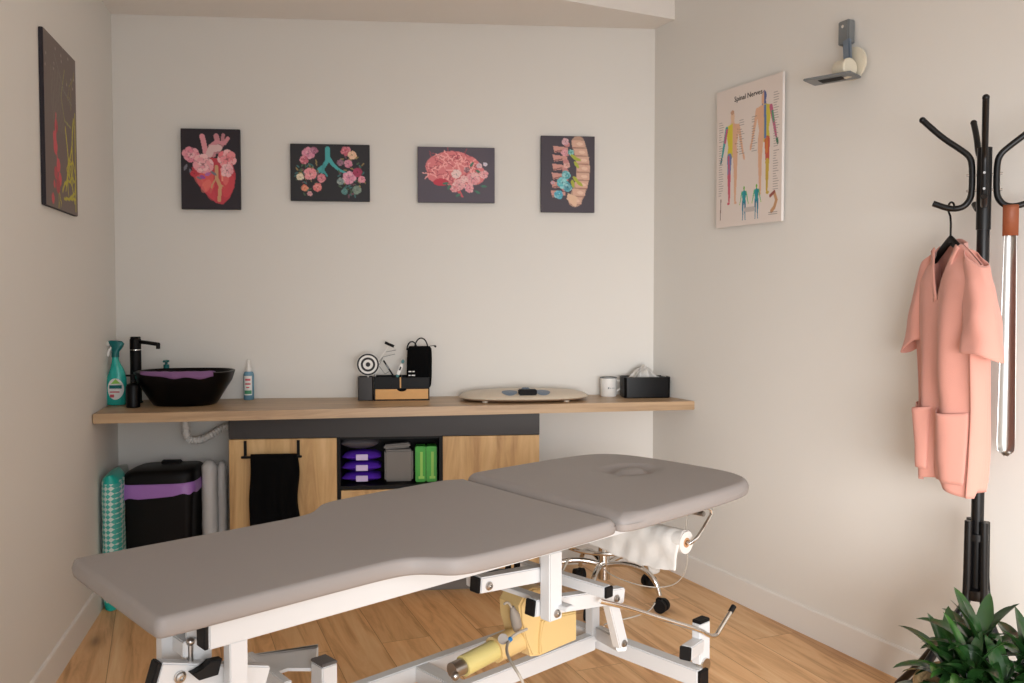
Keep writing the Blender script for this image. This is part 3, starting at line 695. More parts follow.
for i in range(72):
    t = 2 * pi * i / 72; e = 6; ct = copysign(abs(cos(t)) ** (2 / e), cos(t)); st_ = copysign(abs(sin(t)) ** (2 / e), sin(t))
    dr = .043 - .012 * ct + .004 * sin(t * 9)
    j_ = .003 * noise.noise(V((cos(t) * 6, sin(t) * 6, 3)))
    r1.append(B(bnc + (bw_ / 2 - .004) * ct, bnv - .02 + .124 * st_, zb_ + .016)); r2.append(B(bnc + (bw_ / 2 + .003 + j_) * ct, bnv - .02 + (.135 + j_) * st_, zb_ - .004)); r3.append(B(bnc + (bw_ / 2 + .003 - j_) * ct, bnv - .02 + (.135 - j_) * st_, zb_ - dr))
b.loft([r1, r2, r3], False); b.build('liner', m_purplebag, bi)
# clear packs of rolls to the right of the bin
for i, (px, rr, hz_) in enumerate(((210, .031, 466), (222, .019, 467))):
    vv = .20 if i == 0 else .16
    cu3 = uv_at(px, 500, vv)[0]; zt3 = uv_at(px, hz_, vv)[1]
    rl = thing('wrapped_roll', ['tall paper roll in clear film standing right of the bin', 'slimmer film-wrapped roll between bin and cabinet'][i], 'paper roll', B(cu3, vv, 0))
    b = MB(); b.lathe(B(cu3, vv, 0), [(rr - .004, 0), (rr, .004), (rr, zt3 - .004), (rr - .004, zt3), (.012, zt3), (.012, zt3 - .02), (0, zt3 - .02)], 32); b.build('roll', m_paper, rl)
    b = MB(); rings = []
    for kk in range(26):
        z = zt3 * kk / 23 if kk < 24 else zt3 + .012 * (kk - 23)
        R = (rr + .004) if kk < 24 else rr * (.8 if kk == 24 else .55)
        rings.append([B(cu3, vv, 0) + V((cos(a), sin(a), 0)) * (R + .0035 * noise.noise(V((cos(a) * 3, sin(a) * 3, kk * .8 + i * 9)))) + UP * (z + .001) for a in [2 * pi * j / 30 for j in range(30)]])
    b.loft(rings); b.build('film', m_clear, rl, angle=80)
# teal checked bag against the left wall
kb = (fl(104, 608)); kb.z = 0
ld = (kb - LC).dot(LD) - .055; kn = .035
kc = LC + LD * ld + LN * .054
ktop = .565
pkx = thing('checked_pack', 'teal and white checked pack standing against the left wall beside the bin', 'pack', kc)
b = MB(); rings = []; uvs = []
NR, NC = 40, 40
for i in range(NR):
    t = i / (NR - 1); e = min(1, (min(t, 1 - t) / .06 + .12)) ** .5 if min(t, 1 - t) < .06 else 1
    tp_ = .0 if t < .8 else .06 * (t - .8) / .2
    rings.append([kc + LD * (.105 * (1 - tp_) * copysign(abs(cos(a)) ** .7, cos(a))) + LN * (.040 * e * copysign(abs(sin(a)) ** .8, sin(a)) - .006 + .003 * noise.noise(V((cos(a) * 4, t * 9, 1)))) + UP * (.002 + ktop * t - .045 * max(0, t - .85) / .15 * (cos(a) < 0) * 0 + .0) for a in [2 * pi * j / NC for j in range(NC)]])
b.loft(rings)
uvl = b.bm.loops.layers.uv.new('UVMap')
for f in b.bm.faces:
    for l in f.loops:
        c_ = l.vert.co - kc; l[uvl].uv = ((c_.dot(LD) * 34 + c_.dot(LN) * 66), c_.z * 66)
# rotate pattern 45 degrees
for f in b.bm.faces:
    for l in f.loops:
        x, y = l[uvl].uv; l[uvl].uv = ((x + y) * .7071, (x - y) * .7071)
ko = b.build('pack_body', m_check, pkx, angle=70)
b = MB(); b.loft([[kc + LD * (.1065 * (1 - tp2) * copysign(abs(cos(a)) ** .7, cos(a))) + LN * (.041 * ee * copysign(abs(sin(a)) ** .8, sin(a)) - .006) + UP * z for a in [2 * pi * j / 32 for j in range(32)]] for z, tp2, ee in ((ktop - .032, .04, .98), (ktop - .012, .055, .8), (ktop + .003, .06, .4), (ktop + .006, .1, .1))]); b.build('top_band', m_teal, pkx)
b = MB(); b.loft([[kc + LD * (.1065 * copysign(abs(cos(a)) ** .7, cos(a))) + LN * (.041 * ee * copysign(abs(sin(a)) ** .8, sin(a)) - .006) + UP * z for a in [2 * pi * j / 32 for j in range(32)]] for z, ee in ((.001, .5), (.004, .8), (.035, .99))]); b.build('bottom_band', m_teal, pkx)
# crumpled grey-green bag behind
k2 = B(.052, .10, 0); zt4 = uv_at(122, 466, .10)[1]
b = MB(); rings = []
for i in range(22):
    t = i / 21; e = (min(1, t / .05 + .5)) * (1 if t < .85 else 1 - (t - .85) / .15 * .55)
    rings.append([k2 + U * (.038 * e * cos(a) * (1 + .12 * noise.noise(V((cos(a) * 2, sin(a) * 2, t * 7))))) + N * (.075 * e * sin(a)) + UP * (.002 + zt4 * t) for a in [2 * pi * j / 28 for j in range(28)]])
b.loft(rings); tag(b.build('film_bag', mat('grey_green_film', rgb(150, 160, 154), .3, bump=1, bscale=35), org=k2, angle=80), 'grey green plastic bag tucked in the corner behind the checked pack', 'bag')
# small white round container on the floor at the right corner
wb = atz(651, 575, 0)
cb_ = MB(); cc = wb + V((.004, .048, 0)); cb_.lathe(cc, [(.04, 0), (.046, .006), (.048, .1), (.046, .106), (0, .108)], 32)
tag(cb_.build('white_container', m_whitepl, org=cc), 'low white round container on the floor in the corner behind the stool', 'container')

# ------------------------------------------------------------------ painted pictures
class Art:
    def __init__(s, w, h, n, bg):
        s.w, s.h = w, h; s.nx = n; s.ny = int(n * h / w); s.asp = h / w
        s.img = np.zeros((s.ny, s.nx, 3)); s.img[:] = bg
        s.X, s.Y = np.meshgrid(np.linspace(0, 1, s.nx), np.linspace(0, s.asp, s.ny))
    def put(s, m, c, al=1): s.img[m] = s.img[m] * (1 - al) + np.array(c) * al
    def el(s, x, y, rx, ry, c, rot=0, al=1):
        dx, dy = s.X - x, s.Y - y; a, b_ = dx * cos(rot) + dy * sin(rot), -dx * sin(rot) + dy * cos(rot)
        s.put((a / rx) ** 2 + (b_ / ry) ** 2 < 1, c, al)
    def poly(s, pts, c, al=1):
        ins = np.zeros_like(s.X, bool); n = len(pts)
        for i in range(n):
            x1, y1 = pts[i]; x2, y2 = pts[(i + 1) % n]
            if y1 == y2: continue
            cr = ((s.Y < y1) != (s.Y < y2)) & (s.X < (x2 - x1) * (s.Y - y1) / (y2 - y1) + x1); ins ^= cr
        s.put(ins, c, al)
    def line(s, pts, w, c, al=1, w2=None):
        m = np.zeros_like(s.X, bool); n = len(pts) - 1
        for i in range(n):
            (x1, y1), (x2, y2) = pts[i], pts[i + 1]; dx, dy = x2 - x1, y2 - y1; L = dx * dx + dy * dy + 1e-9
            t = np.clip(((s.X - x1) * dx + (s.Y - y1) * dy) / L, 0, 1); ww = w if w2 is None else w + (w2 - w) * (i + t) / n
            m |= (s.X - x1 - t * dx) ** 2 + (s.Y - y1 - t * dy) ** 2 < ww * ww
        s.put(m, c, al)
    def rose(s, x, y, r, c, c2):
        c, c2 = np.array(c), np.array(c2)
        s.el(x, y, r * .86, r * .8, c * .8, rnd.random() * 3)
        for rr, pr, n in ((.66, .42, 7), (.42, .34, 6), (.2, .25, 4)):
            o_ = rnd.random() * 6
            for i in range(n):
                a = 2 * pi * i / n + o_ + rnd.uniform(-.25, .25); f = rnd.random() * .8; q = rr * rnd.uniform(.85, 1.12)
                px, py = x + cos(a) * r * q, y + sin(a) * r * q * .94
                s.el(px, py, r * pr * .78, r * pr, (c * (1 - f) + c2 * f) * .8, a)
                s.el(px + cos(a) * r * .06, py + sin(a) * r * .06, r * pr * .62, r * pr * .88, c * (1 - f) + c2 * f, a)
        s.el(x, y, r * .13, r * .1, c * .72)
    def leaf(s, x, y, l, a, c):
        s.el(x + cos(a) * l / 2, y + sin(a) * l / 2, l / 2, l * .2, c, a)
def picture(name, label, cat, O, X, Nn, w, h, art, depth, edge, group=None):
    """O = top-left corner on the wall"""
    t = thing(name, label, cat, O + X * w / 2 - UP * h / 2, group)
    b = MB(); b.box(O + X * w / 2 - UP * h / 2 + Nn * (depth / 2 + .001), (w, depth, h), (X, Nn, UP), .0015); b.build('canvas', edge, t)
    bm = bmesh.new(); g = []
    ny, nx = art.ny, art.nx; e = .001
    for j in range(ny):
        g.append([bm.verts.new(O + X * (e + (w - 2 * e) * i / (nx - 1)) - UP * (e + (h - 2 * e) * j / (ny - 1)) + Nn * (depth + .0016)) for i in range(nx)])
    for j in range(ny - 1):
        for i in range(nx - 1): bm.faces.new((g[j][i], g[j][i + 1], g[j + 1][i + 1], g[j + 1][i]))
    o = obj_from_bm(bm, 'print', m_paint, t, smooth=False)
    ca_ = o.data.color_attributes.new('paint', 'FLOAT_COLOR', 'POINT')
    c = art.img.reshape(-1, 3); c = np.where(c <= .04045, c / 12.92, ((c + .055) / 1.055) ** 2.4)
    ca_.data.foreach_set('color', np.concatenate([c, np.ones((len(c), 1))], 1).astype(np.float32).ravel())
    return t
def c8(*a): return np.array(a) / 255.
def wallrect(x0, y0, x1, y1, A, Bp, X, nn=None, dep=0):
    if nn is not None: A = A + nn * dep; Bp = Bp + nn * dep
    p = atw(x0, y0, A, Bp); q = atw(x1, y1, A, Bp); return p, (q - p).dot(X), p.z - q.z
# heart with roses
def art_heart():
    a = Art(.257, .36, 100, c8(34, 26, 36)); P1 = c8(236, 158, 168); P2 = c8(250, 210, 210); R1 = c8(196, 62, 76)
    a.line([(.42, .42), (.40, .30), (.38, .2), (.36, .13)], .045, P1 * .95); a.line([(.55, .45), (.56, .3), (.62, .2), (.60, .12)], .045, P1 * .85); a.line([(.62, .4), (.7, .28), (.72, .1)], .03, P1 * .8); a.line([(.5, .3), (.6, .22), (.74, .25), (.8, .16)], .032, P1 * .9); a.line([(.48, .44), (.52, .34), (.64, .33)], .06, P2 * .9)
    a.poly([(.22, .80), (.18, .68), (.3, .55), (.5, .5), (.72, .52), (.88, .62), (.93, .80), (.90, 1.02), (.82, 1.2), (.70, 1.32), (.58, 1.29), (.42, 1.14), (.3, 1.0)], R1)
    a.poly([(.3, .8), (.42, .7), (.55, .8), (.56, 1.0), (.5, 1.15), (.4, 1.08)], c8(226, 96, 92)); a.poly([(.66, .72), (.82, .76), (.82, .98), (.72, 1.14), (.64, 1.0)], c8(214, 72, 80)); a.line([(.6, .66), (.6, .85), (.66, 1.0), (.64, 1.25)], .03, c8(206, 160, 120)); a.line([(.6, .85), (.52, .98), (.5, 1.1)], .012, c8(206, 160, 120)); a.line([(.63, .95), (.74, 1.02)], .01, c8(206, 160, 120)); a.line([(.68, .7), (.7, .9)], .015, c8(240, 150, 130))
    a.el(.80, 1.0, .09, .2, c8(212, 74, 84), .3, .8); a.el(.3, .9, .06, .12, c8(224, 110, 104), -.6, .7); a.el(.5, 1.14, .07, .12, c8(206, 70, 82), -.4, .7); a.el(.42, 1.0, .07, .13, c8(236, 130, 118), .5, .6); a.el(.76, .86, .05, .12, c8(240, 140, 130), .1, .5)
    for x, y, l, an in ((.1, .62, .12, 2), (.14, .7, .1, 1.2), (.26, .84, .1, .4), (.5, .74, .12, .6)): a.leaf(x, y, l, an, c8(120, 118, 130))
    a.rose(.17, .45, .15, c8(226, 130, 150), P2); a.rose(.78, .52, .17, c8(236, 120, 130), P2); a.rose(.37, .62, .19, P1, c8(252, 216, 214)); a.rose(.78, .72, .12, P1, P2); a.rose(.22, .78, .07, c8(200, 56, 70), R1); a.el(.36, .84, .05, .03, c8(160, 80, 170), .4); a.el(.45, .79, .05, .03, c8(190, 110, 180), -.4)
    return a
def art_lungs():
    a = Art(.36, .26, 130, c8(28, 28, 34)); T = c8(72, 170, 172)
    a.line([(.47, .06), (.47, .2), (.42, .28), (.36, .32)], .032, T, 1, .02); a.line([(.47, .16), (.53, .25), (.62, .33), (.7, .36)], .028, T, 1, .012); a.line([(.42, .27), (.4, .36)], .02, T * .9); a.line([(.4, .34), (.34, .36)], .012, T * .9); a.line([(.42, .34), (.46, .4)], .012, T * .9)
    for cx, cy, sg in ((.24, .38, -1), (.76, .38, 1)):
        for i in range(70):
            an = rnd.random() * 6.28; r = rnd.random() ** .5; x = cx + cos(an) * r * .16 + sg * .01; y = cy + sin(an) * r * .27; a.leaf(x, y, .05, rnd.random() * 6.28, [c8(70, 98, 70), c8(58, 110, 110), c8(150, 130, 80), c8(110, 70, 84)][i % 4])
    for x, y, r, c, c2 in ((.22, .12, .085, c8(214, 130, 160), c8(240, 190, 200)), (.17, .2, .06, c8(190, 90, 110), c8(236, 170, 180)), (.3, .08, .05, c8(160, 90, 120), c8(210, 150, 170)), (.25, .38, .085, c8(232, 140, 150), c8(250, 196, 196)), (.39, .43, .06, c8(206, 110, 130), c8(236, 170, 170)), (.34, .55, .06, c8(226, 120, 120), c8(244, 180, 170)), (.12, .42, .05, c8(230, 214, 180), c8(240, 230, 210)), (.18, .56, .045, c8(220, 120, 90), c8(240, 180, 150)), (.24, .63, .035, c8(200, 130, 140), c8(236, 190, 190)),
                           (.7, .08, .065, c8(196, 90, 110), c8(226, 150, 160)), (.78, .13, .06, c8(232, 186, 150), c8(246, 214, 190)), (.73, .24, .055, c8(206, 120, 150), c8(236, 180, 190)), (.63, .23, .045, c8(130, 90, 110), c8(180, 140, 160)), (.74, .42, .09, c8(222, 140, 170), c8(246, 196, 206)), (.85, .35, .065, c8(150, 40, 76), c8(190, 70, 110)), (.9, .44, .05, c8(226, 130, 150), c8(240, 180, 190)), (.63, .47, .05, c8(120, 140, 140), c8(180, 190, 180)), (.84, .58, .06, c8(110, 130, 120), c8(150, 170, 150)), (.68, .6, .045, c8(70, 130, 130), c8(120, 160, 150))): a.rose(x, y, r, c, c2)
    return a
def art_brain():
    a = Art(.33, .245, 120, c8(84, 76, 88)); P1 = c8(224, 128, 132)
    for x, y, rx, ry in ((.3, .26, .2, .16), (.45, .22, .28, .17), (.6, .28, .22, .18), (.28, .38, .16, .1), (.5, .36, .26, .16), (.74, .36, .14, .14)): a.el(x, y, rx, ry, P1)
    for i in range(120):
        x = .12 + rnd.random() * .68; y = .07 + rnd.random() * .4
        if ((x - .45) / .36) ** 2 + ((y - .27) / .21) ** 2 > 1: continue
        an = rnd.random() * 6.28; pts = [(x, y)]
        for _ in range(4): an += rnd.uniform(-1.1, 1.1); x += cos(an) * .025; y += sin(an) * .025; pts.append((x, y))
        a.line(pts, .0045 if i % 2 else .007, c8(178, 74, 88) if i % 2 else c8(248, 178, 174))
    a.el(.3, .47, .1, .05, c8(196, 56, 76)); a.line([(.5, .5), (.54, .6), (.58, .66)], .03, c8(206, 90, 100), 1, .012)
    for x, y, an in ((.42, .5, 2), (.74, .58, .5), (.56, .62, 2.6), (.4, .48, 3.), (.82, .52, 0), (.68, .26, -1), (.75, .3, .5)): a.leaf(x, y, .08, an, c8(70, 120, 100))
    for x, y, r, c in ((.72, .42, .1, c8(226, 140, 150)), (.54, .5, .085, c8(232, 160, 166)), (.5, .36, .065, c8(240, 210, 206)), (.86, .36, .06, c8(230, 150, 160)), (.67, .55, .06, c8(220, 120, 140)), (.8, .24, .04, c8(206, 170, 190)), (.88, .22, .03, c8(210, 210, 230)), (.6, .42, .05, c8(236, 180, 180)), (.64, .3, .04, c8(120, 70, 84)), (.47, .56, .05, c8(214, 110, 120))): a.rose(x, y, r, c, c8(250, 214, 210))
    return a
def art_spine():
    a = Art(.235, .33, 90, c8(66, 58, 68)); Bn = c8(214, 172, 150)
    a.line([(.69 + .12 * sin(t * pi * .9) - .09 * t * t, .12 + 1.06 * t) for t in [q / 12 for q in range(13)]], .125, Bn * .86)
    for i in range(8):
        t = i / 7; x = .66 + .12 * sin(t * pi * .9) - .07 * t * t * 1.3 + .03; y = .14 + 1.05 * t
        a.poly([(x - .12, y - .065), (x + .13, y - .06), (x + .12, y + .06), (x - .11, y + .055)], Bn); a.line([(x - .11, y + .068), (x + .11, y + .072)], .007, c8(168, 118, 104)); a.el(x + .03, y, .06, .03, c8(238, 206, 184), .1, .7)
    a.poly([(.5, 1.05), (.68, 1.12), (.66, 1.3), (.6, 1.28), (.48, 1.16)], c8(226, 190, 160))
    for i in range(6):
        t = i / 5; y = .24 + .82 * t; x = .3 - .04 * t; a.poly([(x - .08, y - .06), (x + .2, y - .03), (x + .2, y + .03), (x - .05, y + .07)], c8(206, 150, 138)); a.line([(x - .04, y + .05), (x + .1, y + .02)], .012, c8(140, 90, 86)); a.el(x + .18, y - .09, .06, .05, c8(196, 130, 128), .4)
    a.rose(.45, .1, .07, c8(200, 150, 160), c8(236, 200, 200)); a.rose(.44, .3, .07, c8(210, 140, 150), c8(240, 190, 190)); a.rose(.48, .54, .06, c8(206, 150, 140), c8(236, 200, 190))
    for x, y, r, c in ((.47, .72, .09, c8(60, 150, 160)), (.4, .86, .11, c8(80, 180, 190)), (.33, 1.08, .09, c8(60, 160, 190)), (.5, .94, .09, c8(50, 130, 150)), (.56, .3, .06, c8(70, 150, 140)), (.22, .86, .04, c8(210, 120, 130))): a.rose(x, y, r, c, c8(190, 230, 230))
    for x, y, an in ((.6, .4, .3), (.62, .46, 1), (.55, .34, .6), (.6, .74, .9), (.66, .82, .7), (.58, .8, 1.4)): a.leaf(x, y, .15, an, c8(170, 176, 60))
    return a
bd = mat('print_edge', rgb(34, 28, 36), .6)
for nm, lb_, xy, fn, dp in (('wall_canvas', 'anatomical heart with pink roses canvas, leftmost on the back wall', (181.5, 129, 241.5, 210), art_heart, .018), ('wall_canvas', 'flowering lungs canvas with teal windpipe on the back wall', (290.5, 144, 370, 202), art_lungs, .012),
                        ('wall_canvas', 'pink brain with blossoms canvas on the back wall', (417.5, 147, 494.5, 203.5), art_brain, .012), ('wall_canvas', 'curved spine with blue flowers canvas nearest the right corner', (540.5, 136, 594, 213), art_spine, .012)):
    O_, w_, h_ = wallrect(*xy, LC, RC, U, N, dp); ar = fn(); picture(nm, lb_, 'picture', O_, U, N, w_, h_, ar, dp, bd, 'flower anatomy canvases on the back wall')
# poster on right wall
def art_poster():
    a = Art(.48, .585, 190, c8(226, 214, 206)); a.put(np.ones_like(a.X, bool), c8(226, 214, 206)); SK = c8(222, 176, 146)
    def fig(cx, top, sc, cl):
        f = lambda x, y: (cx + x * sc * 1.2, top + y * sc)
        a.el(*f(0, .055), .034 * sc, .05 * sc, cl['head']); a.poly([f(-.02, .09), f(.02, .09), f(.03, .13), f(-.03, .13)], cl['head'])
        a.poly([f(0, .12), f(.085, .14), f(.08, .25), f(.06, .34), f(.075, .42), f(0, .45)], cl['tr']); a.poly([f(0, .12), f(-.085, .14), f(-.08, .25), f(-.06, .34), f(-.075, .42), f(0, .45)], cl['tl'])
        a.line([f(.085, .16), f(.12, .3), f(.15, .42)], .024 * sc, cl['ar'], 1, .014 * sc); a.line([f(-.085, .16), f(-.12, .3), f(-.15, .42)], .024 * sc, cl['al'], 1, .014 * sc)
        a.el(*f(.163, .46), .016 * sc, .035 * sc, cl['hr'], -.3); a.el(*f(-.163, .46), .016 * sc, .035 * sc, cl['hl'], .3)
        a.line([f(.042, .44), f(.046, .62)], .04 * sc, cl['gr'], 1, .026 * sc); a.line([f(-.042, .44), f(-.046, .62)], .04 * sc, cl['gl'], 1, .026 * sc)
        a.line([f(.046, .62), f(.042, .86)], .028 * sc, cl['cr'], 1, .014 * sc); a.line([f(-.046, .62), f(-.042, .86)], .028 * sc, cl['cl'], 1, .014 * sc)
        a.el(*f(.05, .885), .024 * sc, .014 * sc, cl['cr']); a.el(*f(-.05, .885), .024 * sc, .014 * sc, cl['cl'])
    base = dict.fromkeys(('head', 'tr', 'tl', 'ar', 'al', 'hr', 'hl', 'gr', 'gl', 'cr', 'cl'), SK)
    d = dict(base); d.update(tl=c8(214, 200, 60), al=c8(60, 160, 160), hl=c8(40, 120, 130), gl=c8(112, 128, 176), cl=c8(206, 90, 110), head=c8(226, 190, 160)); fig(.26, .2, .92, d)
    a.line([(.2, .6), (.22, .86)], .012, c8(196, 90, 120)); a.line([(.17, .36), (.14, .46)], .016, c8(190, 90, 130)); a.el(.255, .215, .028, .02, SK * .9)
    for q in range(9): a.line([(.3 + rnd.random() * .05, .37 + q * .025), (.35, .375 + q * .025)], .004, SK * .82)
    d = dict(base); d.update(head=c8(80, 96, 150), tr=c8(206, 190, 70), ar=c8(190, 96, 130), hr=c8(60, 120, 90), gr=c8(196, 90, 70), cr=c8(200, 170, 70)); fig(.74, .1, .98, d)
    a.line([(.755, .24), (.76, .5)], .016, c8(90, 120, 170)); a.line([(.78, .52), (.785, .62)], .018, c8(206, 120, 60)); a.line([(.86, .3), (.88, .38)], .014, c8(90, 150, 120))
    a.poly([(.7, .15), (.74, .1), (.74, .22), (.7, .21)], SK)
    for cx in (.45, .64): fig(cx, .88, .33, dict(head=c8(120, 180, 60), tr=c8(40, 140, 150), tl=c8(40, 150, 160), ar=c8(90, 180, 120), al=c8(90, 180, 120), hr=c8(150, 190, 70), hl=c8(150, 190, 70), gr=c8(40, 120, 150), gl=c8(40, 120, 150), cr=c8(50, 130, 160), cl=c8(50, 130, 160)))
    a.line([(.48, 1.09), (.6, 1.09)], .022, c8(190, 182, 178))
    a.line([(.9, .98), (.93, 1.04), (.9, 1.1), (.86, 1.13)], .018, c8(196, 150, 110)); a.line([(.84, 1.0), (.9, .97)], .014, c8(150, 80, 70)); a.line([(.08, .97), (.07, 1.15)], .006, c8(120, 90, 80))
    for cx, y0, y1, sg in ((.04, .28, .95, 1), (.37, .3, .6, 1), (.56, .3, .6, 1), (.88, .15, .95, 1)):
        y = y0
        while y < y1:
            a.line([(cx, y), (cx + rnd.uniform(.03, .08), y)], .0026, c8(150, 140, 136)); y += .021
    for y in (1.14, 1.155): a.line([(.82, y), (.94, y)], .003, c8(140, 130, 126))
    return a
RCw, RFw = RC, RC + RD
O_, w_, h_ = wallrect(719.5, 93.5, 784, 218, RC, RC + RD, RD, RN, .013); h_ = .585
pa = art_poster()
po = picture('nerve_poster', 'pale anatomical poster of coloured nerve zones on the right wall', 'poster', O_, RD, RN, w_, h_, pa, .012, mat('poster_edge', rgb(232, 226, 222), .5))
text_mesh('Spinal Nerves', .031, O_ + RD * w_ * .5 - UP * .062 + RN * .0142, RD, UP, 'title_text', m_ink, po)
# chart on left wall
def art_left():
    a = Art(.51, .58, 110, c8(112, 99, 94)); Yl = c8(190, 180, 50); Rd = c8(206, 84, 92)
    rn = random.Random(3)
    def br(x, y, an, l, w, c, dpt):
        if dpt == 0: return
        x2, y2 = x + cos(an) * l, y + sin(an) * l; xm, ym = (x + x2) / 2 + rn.uniform(-.02, .02), (y + y2) / 2 + rn.uniform(-.02, .02)
        a.line([(x, y), (xm, ym), (x2, y2)], w, c)
        br(x2, y2, an + rn.uniform(.2, .6), l * .78, w * .75, c, dpt - 1); br(x2, y2, an - rn.uniform(.2, .6), l * .78, w * .75, c, dpt - 1)
    for i in range(7): a.line([(.2 + .05 * i, .2), (.22 + .05 * i, .45), (.3 + .05 * i, .6)], .004, c8(130, 122, 110))
    a.line([(.62, .15), (.5, .35), (.6, .5), (.8, .52)], .007, c8(150, 150, 90)); a.line([(.3, .1), (.6, .3), (.85, .35)], .004, c8(130, 128, 120))
    br(.9, .45, 1.9, .2, .016, Yl, 3); br(.62, .55, 1.2, .2, .013, Yl, 3); br(.9, 1.05, -2.2, .14, .012, Yl, 3); br(.5, 1.0, -.5, .16, .012, Yl, 2); br(.35, .95, 1.2, .08, .008, Yl, 3); br(.95, .1, 2.4, .12, .005, c8(150, 140, 70), 4)
    a.line([(.62, .95), (.7, .8), (.86, .76), (.95, .86), (.9, .98), (.7, 1.04)], .01, Yl); a.line([(.95, .4), (.93, 1.1)], .012, Yl); a.line([(.55, 1.05), (.92, 1.02)], .01, Yl)
    for x, y, r in ((.33, .58, .05), (.28, .66, .05), (.3, .72, .06), (.38, .84, .055), (.3, .9, .05), (.42, .93, .05), (.2, 1.08, .04), (.36, .98, .06), (.25, .98, .03)): a.el(x, y, r, r * .9, Rd * rn.uniform(.8, 1.0))
    a.line([(.33, .5), (.3, .7), (.4, .9)], .012, Rd)
    for i in range(14): a.el(rn.random(), rn.random() * .25, .01, .01, c8(170, 160, 150))
    return a
O_, w_, h_ = wallrect(39.5, 23, 75.5, 215.5, LC, LC + LD, LD)
pl = atw(75, 62.5, LC + LN * .015, LC + LN * .015 + LD) - LN * .015; pn_ = atw(42.5, 24.6, LC + LN * .015, LC + LN * .015 + LD) - LN * .015; wl = (pn_ - pl).dot(LD); zt_ = (pl.z + pn_.z) / 2; hl_ = zt_ - (atw(43, 201, LC + LN * .015, LC + LN * .015 + LD).z + atw(76, 218, LC + LN * .015, LC + LN * .015 + LD).z) / 2; Ol = V((pn_.x, pn_.y, zt_))
al = art_left()
picture('nerve_chart', 'dark chart of yellow branching nerves on the left wall', 'poster', Ol, -LD, LN, wl, hl_, al, .014, bd)

# ------------------------------------------------------------------ wall lamp
def wr(x, y, off=0.0):
    p = atw(x, y, RC + RN * off, RC + RN * off + RD); return p
lp = thing('wall_lamp', 'small wall lamp with slate bracket and ivory disc above the poster', 'wall lamp', wr(846, 50))
AR = (RD, RN, UP)
b = MB(); c_ = wr(846.5, 33, .02); b.box(c_, (.05, .034, .085), AR, .004); b.build('wall_bracket', m_slate, lp)
b = MB(); b.cyl(c_ + RN * .017 + UP * .02, c_ + RN * .02 + UP * .02, .006); b.build('screw', m_chrome, lp)
b = MB(); p_ = wr(847, 40, .045); q_ = wr(848, 64, .06); b.bar(p_, q_, .03, .016, .003, side=RD); b.build('arm', mat('steel_blue', rgb(120, 134, 150), .3, .6), lp)
b = MB(); c2_ = wr(854, 64, .02); b.lathe(c2_, [(.058, 0), (.058, .008), (.05, .012), (0, .012)], 40, 1, 1.0, ax=(RD, UP, RN)); b.build('disc', m_ivory, lp)
b = MB(); c3 = wr(845, 69, .075); b.lathe(c3 - RD * .03, [(.032, 0), (.034, .004), (.034, .052), (.03, .056), (0, .056)], 28, ax=(UP, RN, RD)); b.build('lamp_head', m_ivory, lp)
b = MB(); pts = [wr(808, 80, .16), wr(830, 74, .055), wr(851, 81, .06), wr(846, 84, .14)]
zpl = sum(p.z for p in pts) / 4
Cc = wr(832, 78.5, .10); X4 = (RD * .55 + RN * -.83); Y4 = V((-X4.y, X4.x, 0))
b.box(Cc, (.17, .10, .008), ((RD * .92 - RN * .38).normalized(), (RN * .92 + RD * .38).normalized(), (UP + RD * .05).normalized()), .002); b.build('light_plate', m_slate, lp)
b = MB(); b.box(Cc - UP * .0046, (.085, .045, .003), ((RD * .92 - RN * .38).normalized(), (RN * .92 + RD * .38).normalized(), UP), .001); b.build('light_slot', m_hole, lp)

